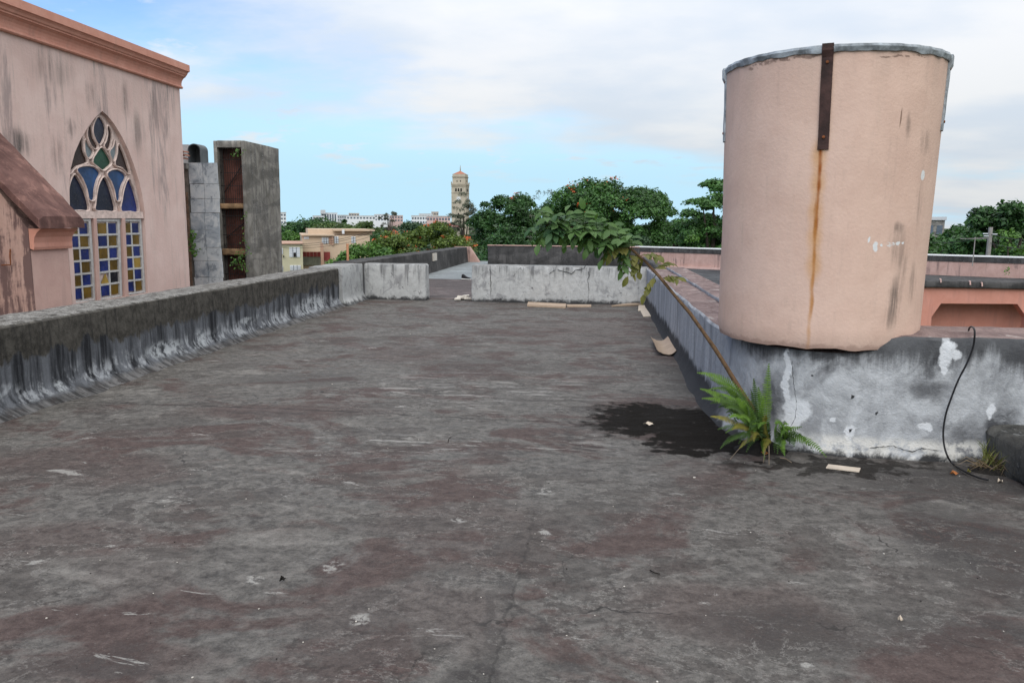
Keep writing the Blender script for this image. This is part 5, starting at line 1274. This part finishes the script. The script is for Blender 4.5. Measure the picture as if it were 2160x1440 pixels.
# ------------------------------------------------------------------ poles and wires
MAT['pole'] = simple('grey_utility_pole', (0.26, 0.245, 0.225), 0.9, 0.15, 3)
p0, pt = atD(2086, 522, 40), atD(2090, 479, 40); root = empty('utility_pole', (p0.x, p0.y, GZ), 'grey utility pole with insulators at the right behind the pink parapet', 'pole')
m = MB(); m.tube([(p0.x, p0.y, GZ), (p0.x, p0.y, 0), (pt.x, pt.y, pt.z)], [.14, .10, .085], 10); m.build('mast', 'pole', root)
for (u, v, w_) in ((2084, 493, .22), (2093, 494, .22), (2085, 498, .2)):
    q = atD(u, v, 39.9); m = MB(); m.tube([q, q + CR * w_ * (1 if u > 2088 else -1)], .022, 5); m.build('insulator', 'shutter', root)
def wire(label, pts, r=0.012, name='power_line', mat='cable', sag=0.0):
    m = MB(); m.tube(pts, r, 5); return m.build(name, mat, label=label, cat='wire', group='overhead wires')
def sagged(a, b, s, n=12): return [a.lerp(b, k / n) - Vector((0, 0, s * 4 * (k / n) * (1 - k / n))) for k in range(n + 1)]
wire('thin wire from the utility pole towards the drum', sagged(atD(2086, 494, 40), atD(1940, 506, 44), .25))
wire('lower thin wire running right from the utility pole', sagged(atD(2088, 512, 40), atD(2200, 524, 36), .1))
wire('thin upper wire running right from the utility pole', sagged(atD(2090, 494, 40), atD(2200, 505, 36), .1))
wire('upper wire crossing in front of the peach house', sagged(atD(590, 516, 58), atD(790, 484, 66), .35), .016)
wire('middle wire crossing in front of the peach house', sagged(atD(590, 520, 58), atD(790, 488, 66), .35), .016)
wire('lowest wire crossing in front of the peach house', sagged(atD(590, 523, 58), atD(790, 496, 66), .35), .014)
q = atD(2055, 522, 27); root = empty('tv_antenna', (q.x, q.y, 0.5), 'thin television antenna above the far pink parapet at right', 'antenna'); zt5 = atD(2055, 500, 27).z
m = MB(); m.tube([(q.x, q.y, 0.5), (q.x, q.y, zt5)], .014, 6); m.build('mast', 'pole', root)
m = MB(); m.tube([(q.x - .4, q.y, zt5 - .06), (q.x + .35, q.y, zt5 - .02)], .010, 5)
for k in range(6): x = q.x - .36 + k * .13; m.tube([(x, q.y - .16, zt5 - .05), (x, q.y + .16, zt5 - .05)], .006, 4)
m.build('boom', 'pole', root)
q = onZ(733, 553, 0.70); m = MB(); pz = onY(733, 516, 17.3); m.tube([(pz.x, 17.3, 0.0), (pz.x, 17.3, pz.z)], 0.028, 10); m.tube([(pz.x, 17.3, pz.z), (pz.x, 17.3, pz.z + .02)], 0.033, 10)
m.box((pz.x - .1, 17.2, -.1), (pz.x + .1, 17.4, 0.02)); m.build('standpipe', 'orange', smooth=True, label='slim orange pipe standing behind the corner pilaster', cat='pipe')

# ------------------------------------------------------------------ fern at the corner
MAT['fern'] = mat_leaf('fern_green', (0.055, 0.120, 0.014), (0.130, 0.235, 0.028), scale=3.0)
MAT['fernyel'] = mat_leaf('fern_yellowing', (0.130, 0.130, 0.020), (0.230, 0.200, 0.035), scale=3.0)
MAT['ferndk'] = mat_leaf('fern_deep_green', (0.022, 0.055, 0.010), (0.060, 0.115, 0.018), scale=3.0)
FR = onZ(1606, 935, 0.05)
fern = empty('sword_fern', (FR.x, FR.y, 0.0), 'bright green fern tuft growing from the foot of the corner below the drum', 'fern')
def frond(a, b, arch_, width, mat, rng):
    """rachis from a to b with an upward arch; toothed pinnae in two rows"""
    a, b = Vector(a), Vector(b); L_ = (b - a).length; n = max(12, int(L_ / 0.0165)); pts = []
    side0 = Vector((rng.uniform(-.03, .03), rng.uniform(-.03, .03), 0))
    for k in range(n + 1):
        t = k / n; pts.append(a.lerp(b, t) + Vector((0, 0, arch_ * 4 * t * (1 - t))) + side0 * math.sin(t * PI))
    m = MB(); m.tube(pts, [0.003 * (1 - 0.7 * k / n) for k in range(n + 1)], 4)
    tw = rng.uniform(-.5, .5)
    for k in range(2, n + 1):
        t = k / n; d = (pts[k] - pts[k - 1]).normalized(); vw = (CC - pts[k]).normalized()
        nrm = (vw * 0.75 + Vector((0, 0, 0.6)) + Vector((tw, 0, 0))).normalized(); s_ = d.cross(nrm).normalized(); up = s_.cross(d).normalized()
        w_ = width * (math.sin(min(1, t * 1.8 + 0.12) * PI / 2)) * (1 - max(0, (t - 0.45) / 0.55) ** 1.6 * 0.86)
        for sg in (-1, 1):
            wv = w_ * rng.uniform(0.85, 1.1); dr = s_ * sg + d * 0.22 - up * 0.10 + Vector((0, 0, -0.12)); dr.normalize()
            p = pts[k]; h = 0.0052 + 0.0015 * rng.random()
            tip = p + dr * wv - up * 0.2 * wv
            m.add([p - d * h, p + dr * wv * 0.6 - d * h * 0.75 + up * .002, tip, p + dr * wv * 0.55 + d * h * 0.8 + up * .002, p + d * h], [(0, 1, 2, 3, 4)])
    return m.build('frond', mat, fern)
rg = random.Random(5)
for (u, v, y, ar, w_, mt) in ((1472, 786, 5.60, .10, .045, 'fern'), (1478, 820, 5.55, .08, .045, 'fern'), (1482, 840, 5.5, .07, .04, 'fern'), (1500, 800, 5.70, .08, .04, 'fern'), (1520, 830, 5.6, .06, .04, 'fern'),
                              (1622, 768, 5.62, .0, .042, 'fern'), (1600, 818, 5.55, .01, .04, 'fern'), (1590, 800, 5.7, .02, .035, 'ferndk'), (1500, 878, 5.45, .06, .035, 'fernyel'), (1545, 905, 5.35, .06, .035, 'fernyel'),
                              (1600, 903, 5.25, .10, .035, 'fern'), (1635, 893, 5.30, .07, .04, 'fern'), (1690, 900, 5.48, .02, .035, 'fern'), (1742, 962, 5.42, .06, .032, 'fern'), (1655, 888, 5.5, .02, .04, 'fern'),
                              (1640, 890, 5.55, .01, .04, 'fern'), (1560, 945, 5.3, .05, .035, 'fernyel'), (1540, 930, 5.35, .05, .035, 'ferndk'), (1675, 940, 5.42, .05, .035, 'ferndk'), (1640, 955, 5.35, .06, .035, 'ferndk'),
                              (1610, 955, 5.30, .06, .03, 'fernyel'), (1500, 850, 5.55, .10, .042, 'ferndk'), (1530, 860, 5.5, .10, .042, 'ferndk'), (1555, 840, 5.55, .06, .042, 'fern'), (1575, 858, 5.55, .05, .04, 'ferndk'),
                              (1618, 875, 5.5, .04, .035, 'fernyel'), (1560, 880, 5.4, .09, .04, 'fern'), (1585, 905, 5.3, .09, .035, 'ferndk'), (1665, 905, 5.5, .04, .038, 'fern'), (1540, 880, 5.45, .09, .04, 'fern'), (1700, 925, 5.45, .04, .03, 'ferndk'), (1515, 905, 5.4, .06, .032, 'ferndk'),
                              (1520, 945, 5.4, .05, .03, 'ferndk'), (1655, 960, 5.3, .04, .03, 'fern'), (1590, 930, 5.2, .07, .03, 'fernyel'), (1550, 820, 5.65, .06, .04, 'ferndk')):
    tip = onY(u, v, y); tip.z = max(tip.z, 0.03); st = Vector((FR.x + rg.uniform(-.05, .07) + (0.12 if u > 1630 else 0), FR.y + rg.uniform(-.05, .03), 0.06 + rg.random() * .05))
    frond(st, tip, ar * rg.uniform(.8, 1.2), w_ * 1.2, mt, rg)
    if rg.random() < .75:
        t2 = tip + Vector((rg.uniform(-.08, .08), rg.uniform(-.05, .1), rg.uniform(-.09, .01))); t2.z = max(t2.z, .04); frond(st, st.lerp(t2, rg.uniform(.6, .85)), ar * 1.2, w_, 'ferndk' if rg.random() < .6 else 'fern', rg)
m = MB(); n = 14; vs = [(FR.x, FR.y - .02, .11)]
for k in range(n): a_ = 2 * PI * k / n; r = 0.17 + 0.05 * noise.noise(Vector((math.cos(a_), math.sin(a_), 0)) * 2); vs.append((FR.x + 1.3 * r * math.cos(a_), FR.y + r * math.sin(a_), dz(FR.x, FR.y) - .01))
m.add(vs, [(0, 1 + k, 1 + (k + 1) % n) for k in range(n)]); m.build('root_ball', 'soil', fern)
for (q0, q1) in (((1590, 915), (1540, 968)), ((1622, 940), (1622, 980)), ((1615, 945), (1610, 975)), ((1645, 965), (1670, 975))):
    a_, b_ = onY(*q0, 5.35), onZ(*q1, 0.012); m = MB(); m.tube([a_, a_.lerp(b_, .5) + Vector((0, 0, .01)), b_], .0028, 4); m.build('dry_stalk', 'twig', fern)

# ------------------------------------------------------------------ leaning sapling
MAT['sap'] = mat_leaf('sapling_green', (0.040, 0.095, 0.024), (0.105, 0.190, 0.055), scale=5.0, trans=0.3)
MAT['sapdk'] = mat_leaf('sapling_deep_green', (0.022, 0.065, 0.024), (0.060, 0.125, 0.045), scale=5.0, trans=0.25)
MAT['sapyel'] = mat_leaf('sapling_olive', (0.085, 0.105, 0.022), (0.190, 0.180, 0.050), scale=5.0, trans=0.35)
stem_px = [(1592, 868), (1572, 838), (1548, 800), (1530, 770), (1508, 735), (1482, 698), (1455, 660), (1425, 625), (1392, 585), (1362, 552), (1335, 528), (1300, 506), (1262, 492), (1222, 482), (1180, 474), (1150, 474)]
SP = [onY(u, v, 5.72 - 0.05 * math.sin(i / 15 * PI) + 0.10 * i / 15) for i, (u, v) in enumerate(stem_px)]
SP = [Vector((FR.x + .06, FR.y + .0, 0.02))] + SP
sap = empty('leaning_sapling', SP[0], 'tall thin sapling rooted in the fern, arching left with a tuft of glossy leaves', 'sapling')
m = MB(); nS = len(SP); m.tube(SP, [0.021 - 0.017 * (k / (nS - 1)) ** 0.8 + 0.0015 * (k % 2) for k in range(nS)], 10); m.build('stem', 'stem', sap, smooth=True)
def along(t):
    x = t * (nS - 1); i = min(int(x), nS - 2); return SP[i].lerp(SP[i + 1], x - i), (SP[i + 1] - SP[i]).normalized()
def leaflet(m, p, d, nrm, L_, w_):
    d = d.normalized(); s_ = d.cross(nrm).normalized(); up = s_.cross(d).normalized(); rows_ = []
    for (t, k, dr) in ((0, .06, 0), (.22, .72, .015), (.5, 1.0, .03), (.78, .66, -.01), (1, .03, -.10)):
        c = p + d * L_ * t + up * L_ * dr; rows_.append((c + s_ * w_ * k * .5 + up * w_ * k * .16, c, c - s_ * w_ * k * .5 + up * w_ * k * .16))
    vs = [q for r in rows_ for q in r]; m.add(vs, [(i * 3 + j, i * 3 + j + 1, (i + 1) * 3 + j + 1, (i + 1) * 3 + j) for i in range(4) for j in (0, 1)])
def compound(p, d, L_, npair, mat, rng, ll=0.085):
    m = MB(); pts = []; q = Vector(p); dd = Vector(d).normalized(); n = 8
    for k in range(n + 1): pts.append(q.copy()); q = q + dd * L_ / n; dd = (dd + Vector((0, 0, -0.09))).normalized()
    m.tube(pts, [.0035 - .0022 * k / n for k in range(n + 1)], 5)
    for k in range(npair + 1):
        t = 0.22 + 0.78 * k / npair; x = t * n; i = min(int(x), n - 1); c = pts[i].lerp(pts[i + 1], x - i); d0 = (pts[i + 1] - pts[i]).normalized(); s_ = d0.cross(Vector((0, 0, 1)))
        s_ = s_.normalized() if s_.length > 1e-3 else Vector((1, 0, 0))
        for sg in ((-1, 1) if k < npair else (0,)):
            dl = (s_ * sg * 0.9 + d0 * 0.45 + Vector((rng.uniform(-.2, .2), rng.uniform(-.2, .2), -0.28 + rng.uniform(-.35, .3)))); nr = Vector((rng.uniform(-.4, .4), -0.5 + rng.uniform(-.4, .4), 0.8))
            leaflet(m, c, dl, nr, ll * rng.uniform(.75, 1.2), ll * .52 * rng.uniform(.85, 1.15))
    o = m.build('leaf', mat, sap, smooth=True); return o
rg = random.Random(8)
for k in range(54):
    t = 0.685 + 0.315 * (k + rg.random()) / 54; p, d = along(min(t, 1)); ph = k * 2.4
    ax = d.cross(Vector((0, 1, 0))).normalized(); ay = d.cross(ax)
    dv = ax * math.cos(ph) + ay * math.sin(ph) + d * rg.uniform(.1, .8) + Vector((0, 0, 0.15))
    L_ = rg.uniform(.10, .19)
    compound(p, dv, L_, rg.choice((3, 4, 4, 5)), 'sapdk' if rg.random() < .25 else ('sapyel' if t < .72 and rg.random() < .6 else 'sap'), rg, rg.uniform(.072, .10))
for (u, v, dv, L_, mt) in ((1385, 578, (-.35, 0, -.5), .16, 'sapyel'), (1395, 588, (.5, -.1, .2), .12, 'sapyel'), (1378, 570, (.6, .2, .5), .13, 'sapyel'), (1340, 530, (.2, -.1, -1), .15, 'sapyel'), (1350, 540, (.9, -.1, .3), .13, 'sapyel'), (1320, 520, (-.2, -.2, -1), .17, 'sap'), (1330, 526, (-.1, -.3, -1), .2, 'sapyel')):
    compound(onY(u, v, 5.74), dv, L_, 4, mt, rg, .085)

# ------------------------------------------------------------------ grass tuft, cable, litter
GP = onZ(2102, 985, 0.02)
MAT['grassg'] = mat_leaf('tuft_green', (0.10, 0.12, 0.025), (0.20, 0.20, 0.05), scale=4); MAT['grassd'] = mat_leaf('tuft_dry', (0.10, 0.070, 0.040), (0.22, 0.160, 0.095), scale=4)
root = empty('grass_tuft', (GP.x, GP.y, 0), 'half dry grass tuft against the low kerb at the right edge', 'grass')
rg = random.Random(3)
for (nm, mt, nb, hgt) in (('green_blade', 'grassg', 70, .26), ('dry_blade', 'grassd', 110, .20)):
    m = MB()
    for k in range(nb):
        b_ = GP + Vector((rg.gauss(0, .06), rg.gauss(0, .05), .0)); dry = nm == 'dry_blade'
        d_ = Vector((rg.gauss(0, .5) - (.2 if dry else -.05), rg.gauss(0, .4) - (.2 if dry else 0), .3 if dry else 1.0)).normalized(); h = hgt * rg.uniform(.5, 1.15); s_ = d_.cross(Vector((rg.uniform(-1, 1), rg.uniform(-1, 1), .2))).normalized() * .003
        q1, q2 = b_ + d_ * h * .55, b_ + d_ * h * .95 - Vector((0, 0, h * (.45 if dry else .18))); q2.z = max(q2.z, .01); q1.z = max(q1.z, .012)
        m.add([b_ - s_, b_ + s_, q1 + s_ * .8, q1 - s_ * .8, q2], [(0, 1, 2, 3), (3, 2, 4)])
    m.build(nm, mt, root, kind='stuff')
m = MB(); vs = [(GP.x, GP.y, .07)] + [(GP.x + .2 * math.cos(2 * PI * k / 12), GP.y + .14 * math.sin(2 * PI * k / 12), -.012) for k in range(12)]; m.add(vs, [(0, 1 + k, 1 + (k + 1) % 12) for k in range(12)]); m.build('root_ball', 'soil', root)
wy = 5.635
cab = [onY(2043, 697, 5.95), onY(2046, 690, 5.85), onY(2052, 690, 5.70), onY(2056, 700, 5.60), onY(2053, 730, wy - .03), onY(2040, 765, wy - .03), onY(2022, 800, wy - .03), onY(2008, 835, wy - .03), onY(1996, 870, wy - .03), onY(1990, 905, wy - .04), onY(1991, 935, wy - .06), onY(1998, 960, 5.52)]
cab += [onZ(2010, 978, .012), onZ(2035, 994, .012), onZ(2062, 1006, .012), onZ(2085, 1012, .012)]
def catmull(P, k=5):
    out = []
    for i in range(len(P) - 1):
        p0, p1, p2, p3 = P[max(i - 1, 0)], P[i], P[i + 1], P[min(i + 2, len(P) - 1)]
        for j in range(k):
            t = j / k; out.append(0.5 * ((2 * p1) + (p2 - p0) * t + (2 * p0 - 5 * p1 + 4 * p2 - p3) * t * t + (3 * p1 - p0 - 3 * p2 + p3) * t ** 3))
    return out + [P[-1]]
m = MB(); m.tube(catmull(cab), .0065, 7); m.build('black_cable', 'cable', smooth=True, label='thin black cable hanging over the parapet right of the drum', cat='cable')
def board(name, label, px, z, th, mat, cat='board', curl=0.0, seg=1):
    P = [onZ(u, v, z) for (u, v) in px]; m = MB(); n = len(P)
    z0 = min(dz(p.x, p.y) for p in P) + z + .006
    m.add([(p.x, p.y, z0) for p in P] + [(p.x, p.y, z0 + th) for p in P], [tuple(range(n)), tuple(range(2 * n - 1, n - 1, -1))] + [(i, (i + 1) % n, n + (i + 1) % n, n + i) for i in range(n)])
    return m.build(name, mat, label=label, cat=cat, group='boards on the roof deck')
board('loose_board', 'long tan board lying at the foot of the white cross parapet', ((1112, 646), (1193, 650), (1194, 644), (1114, 640)), 0.0, .04, 'card')
board('loose_board', 'narrow tan strip continuing right from the long board at the cross parapet', ((1196, 647.5), (1247, 648), (1247, 645), (1195, 645)), 0.0, .03, 'card')
board('loose_board', 'thin tan strip slanting into the back right corner of the roof', ((1290, 648), (1345, 645.5), (1362, 643), (1362, 641.5), (1320, 644)), 0.0, .03, 'card')
board('loose_board', 'pale notched board lying by the foot of the right parapet at the back corner', ((1346, 658), (1351, 657), (1357, 669.5), (1373, 669), (1361, 645.5), (1347, 645)), 0.0, .012, 'cardpale')
board('loose_board', 'small pale strip of board on the deck below the drum plinth', ((1742, 989), (1812, 997.5), (1815, 990), (1747, 982)), 0.0, .008, 'cardpale')
# curled sheet
a_, b_, c_, d_ = onZ(1372, 722), onZ(1384, 750), onZ(1426, 752), onZ(1408, 720); m = MB(); vs = []; nu, nv = 12, 5
for i in range(nu + 1):
    s = i / nu
    zc = 0.012 + 0.075 * (max(0, (0.32 - s) / 0.32) ** 1.5) + 0.06 * max(0, (s - .55) / .45) ** 2 + .015 * math.exp(-((s - .25) / .1) ** 2)
    for j in range(nv + 1): t = j / nv; p = a_.lerp(d_, s).lerp(b_.lerp(c_, s), t); vs.append((p.x, p.y, dz(p.x, p.y) + zc + .01 * math.sin(t * 3 + s * 4) ** 2))
N_ = len(vs); vs += [(x, y, z + .006) for (x, y, z) in vs]; w1 = nv + 1
fs = [(i * w1 + j, i * w1 + j + 1, (i + 1) * w1 + j + 1, (i + 1) * w1 + j) for i in range(nu) for j in range(nv)]; fs += [tuple(N_ + k for k in f) for f in fs]
edge_ = [j for j in range(w1)] + [i * w1 + nv for i in range(1, nu + 1)] + [nu * w1 + j for j in range(nv - 1, -1, -1)] + [i * w1 for i in range(nu - 1, 0, -1)]
fs += [(edge_[k], edge_[(k + 1) % len(edge_)], N_ + edge_[(k + 1) % len(edge_)], N_ + edge_[k]) for k in range(len(edge_))]
m.add(vs, fs); m.build('curled_sheet', 'card', smooth=True, label='curled sheet of tan cardboard by the right parapet', cat='cardboard')
# dry leaves, scraps, twigs
def dry_leaf(label, u, v, r, mat, rot, cat='leaf', nm='dry_leaf'):
    p = onZ(u, v, .01); m = MB(); zz = dz(p.x, p.y) + .006; P = []
    for k in range(8): a_ = 2 * PI * k / 8; P.append((p.x + r * math.cos(a_) * math.cos(rot) - .45 * r * math.sin(a_) * math.sin(rot), p.y + r * math.cos(a_) * math.sin(rot) + .45 * r * math.sin(a_) * math.cos(rot), zz + .012 * (k % 3)))
    m.add(P + [(p.x, p.y, zz + .004)], [(k, (k + 1) % 8, 8) for k in range(8)]); m.build(nm, mat, label=label, cat=cat)
dry_leaf('orange dry leaf on the deck left of the cable end', 2013, 996, .035, 'dryleaf', .3); dry_leaf('larger rusty dry leaf leaning into the grass tuft', 2070, 985, .05, 'dryleaf', 1.0)
dry_leaf('dark dead leaf lying on the open foreground deck', 596, 1222, .02, 'soil', 1.2); dry_leaf('tiny pale scrap of paper on the foreground deck at right', 1899, 1308, .012, 'cardpale', .1, 'paper', 'paper_scrap')
dry_leaf('small yellow leaf in front of the cable end', 2044, 992, .018, 'fernyel', .6); dry_leaf('yellow leaf fallen below the fern', 1612, 957, .035, 'dryleaf', .2)
dry_leaf('pale chip of board in front of the grass tuft', 2110, 1012, .03, 'cardpale', .9, 'chip', 'board_chip'); dry_leaf('pale crumpled scrap lying in the wet black silt', 1368, 892, .05, 'cardpale', .2, 'paper', 'paper_scrap')
m = MB(); m.tube([onZ(1371, 1202, .012), onZ(1380, 1207, .016), onZ(1392, 1210, .012)], .0035, 5); m.build('dark_twig', 'soil', label='short dark twig on the deck in the right foreground', cat='twig')
m = MB(); m.tube([onZ(945, 933, .012), onZ(947, 925, .05), onZ(952, 921, .06)], .003, 5); m.build('dark_twig', 'soil', label='tiny upright wire stub in the middle of the deck', cat='wire')
# pale paint chips and grit scattered on the deck
m = MB(); rg = random.Random(12)
for k in range(190):
    u, v = rg.uniform(-50, 2160), 640 + 800 * rg.random() ** 1.6; p = onZ(u, v)
    if p.x < -4.6 or p.x > (1.0 if p.y > 5.4 else 2.6) or p.y > 15.8: continue
    r = rg.uniform(.0015, .0045) * (1 if rg.random() < .93 else 2.0); zz = dz(p.x, p.y) + .001; n = rg.choice((4, 5, 5)); a0 = rg.random() * 6
    P = [(p.x + r * rg.uniform(.6, 1.4) * math.cos(a0 + 2 * PI * i / n), p.y + r * rg.uniform(.6, 1.4) * math.sin(a0 + 2 * PI * i / n), zz) for i in range(n)]
    m.add(P + [(q[0], q[1], q[2] + r * .5) for q in P], [tuple(range(2 * n - 1, n - 1, -1))] + [(i, (i + 1) % n, n + (i + 1) % n, n + i) for i in range(n)], 0 if rg.random() < .55 else 1)
o = m.build('roof_grit', ['rubble', 'soil'], kind='stuff', origin=(0, 0, 0)); tag(o, 'pale and dark grit and paint chips strewn over the deck', 'grit')
# sneaker and rubble in the gap
p = onZ(984, 590, .034); root = empty('sneaker', (p.x, p.y, .034), 'black sneaker with white sole lying on the far walkway in the gap', 'shoe')
d_ = Vector((1, -.25, 0)).normalized(); s_ = Vector((-d_.y, d_.x, 0)); P0 = p - d_ * .15
def shoe_loft(st, name, mat):
    m = MB(); vs = []; n = 12
    for (t, hw_, z0, z1) in st:
        for k in range(n): a_ = 2 * PI * k / n; vs.append(P0 + d_ * t * .29 + s_ * hw_ * math.cos(a_) + Vector((0, 0, (z0 + z1) / 2 + (z1 - z0) / 2 * math.sin(a_))))
    m.add(vs, [(i * n + k, i * n + (k + 1) % n, (i + 1) * n + (k + 1) % n, (i + 1) * n + k) for i in range(len(st) - 1) for k in range(n)] + [tuple(range(n)), tuple((len(st) - 1) * n + k for k in range(n))]); m.build(name, mat, root, smooth=True)
shoe_loft([(0, .025, .0, .03), (.06, .04, 0, .035), (.3, .042, 0, .034), (.6, .05, 0, .03), (.88, .042, 0, .03), (1, .02, .005, .028)], 'sole', 'white')
shoe_loft([(.0, .02, .03, .12), (.06, .036, .03, .155), (.2, .04, .025, .16), (.34, .04, .025, .135), (.5, .042, .02, .10), (.72, .045, .02, .075), (.9, .038, .02, .06), (.99, .015, .022, .045)], 'upper', 'shoeblack')
rg = random.Random(2)
for k, (u, v, s0, lb) in enumerate(((975, 629, .10, 'pale broken plaster lump at the right side of the gap'), (983, 627, .07, 'small pale plaster lump beside the larger one in the gap'), (965, 632, .06, 'flat pale plaster flake leftmost of the rubble in the gap'), (988, 631, .08, 'pale plaster lump touching the cross parapet end in the gap'))):
    p = onZ(u, v, .03); m = MB(); vs = []
    for (i, j, l) in [(i, j, l) for l in (0, 1) for (i, j) in ((-1, -1), (1, -1), (1, 1), (-1, 1))]: vs.append((p.x + i * s0 * rg.uniform(.6, 1.2), p.y + j * s0 * rg.uniform(.5, 1.1), .03 + l * s0 * rg.uniform(.35, .8)))
    m.add(vs, [(0, 3, 2, 1), (4, 5, 6, 7), (0, 1, 5, 4), (1, 2, 6, 5), (2, 3, 7, 6), (3, 0, 4, 7)]); m.build('plaster_lump', 'rubble', label=lb, cat='rubble', group='rubble in the gap')
# climbing plants on the shaft and the zinc wall
def vine(label, pts, y, n_, spread, seed, leaf=.07, par='vine'):
    rng = np.random.default_rng(seed); P = [onY(u, v, y) for (u, v) in pts]; root = empty(par, P[0], label, 'vine'); m = MB(); m.tube(P if len(P) > 1 else [P[0], P[0] + Vector((.05, 0, -.1))], .006, 4); m.build('stem', 'twig', root)
    Q = []
    for k in range(n_):
        t = rng.random() * (len(P) - 1); i = min(int(t), len(P) - 2); q = P[i].lerp(P[i + 1], t - i); Q.append(np.array(q) + rng.normal(0, spread, 3) * np.array([1, .4, 1]))
    leaf_mesh('foliage', np.array(Q), np.tile([0.1, -.8, .5], (n_, 1)), leaf, .7, 'lf_bright', root, rng)
vine('green vine hanging from the brick strip beside the zinc sheets', [(404, 484), (408, 495), (402, 510), (409, 520), (411, 536), (404, 512)], 17.9, 90, .05, 1)
vine('small green plant in the top opening of the concrete shaft', [(507, 314), (500, 320), (495, 326)], 20.5, 34, .06, 2, .06)
vine('green creeper over the lower landing of the concrete shaft', [(521, 532), (508, 538), (500, 546), (490, 556), (513, 560), (518, 575)], 20.45, 110, .07, 3, .06)
vine('sparse creeper on the middle opening of the concrete shaft', [(516, 445), (518, 460), (515, 500), (517, 520)], 20.5, 40, .05, 4, .05)
vine('tiny weed sprouting from the far pink parapet at right', [(2122, 575), (2124, 568), (2128, 562)], 24.9, 16, .05, 5, .06)
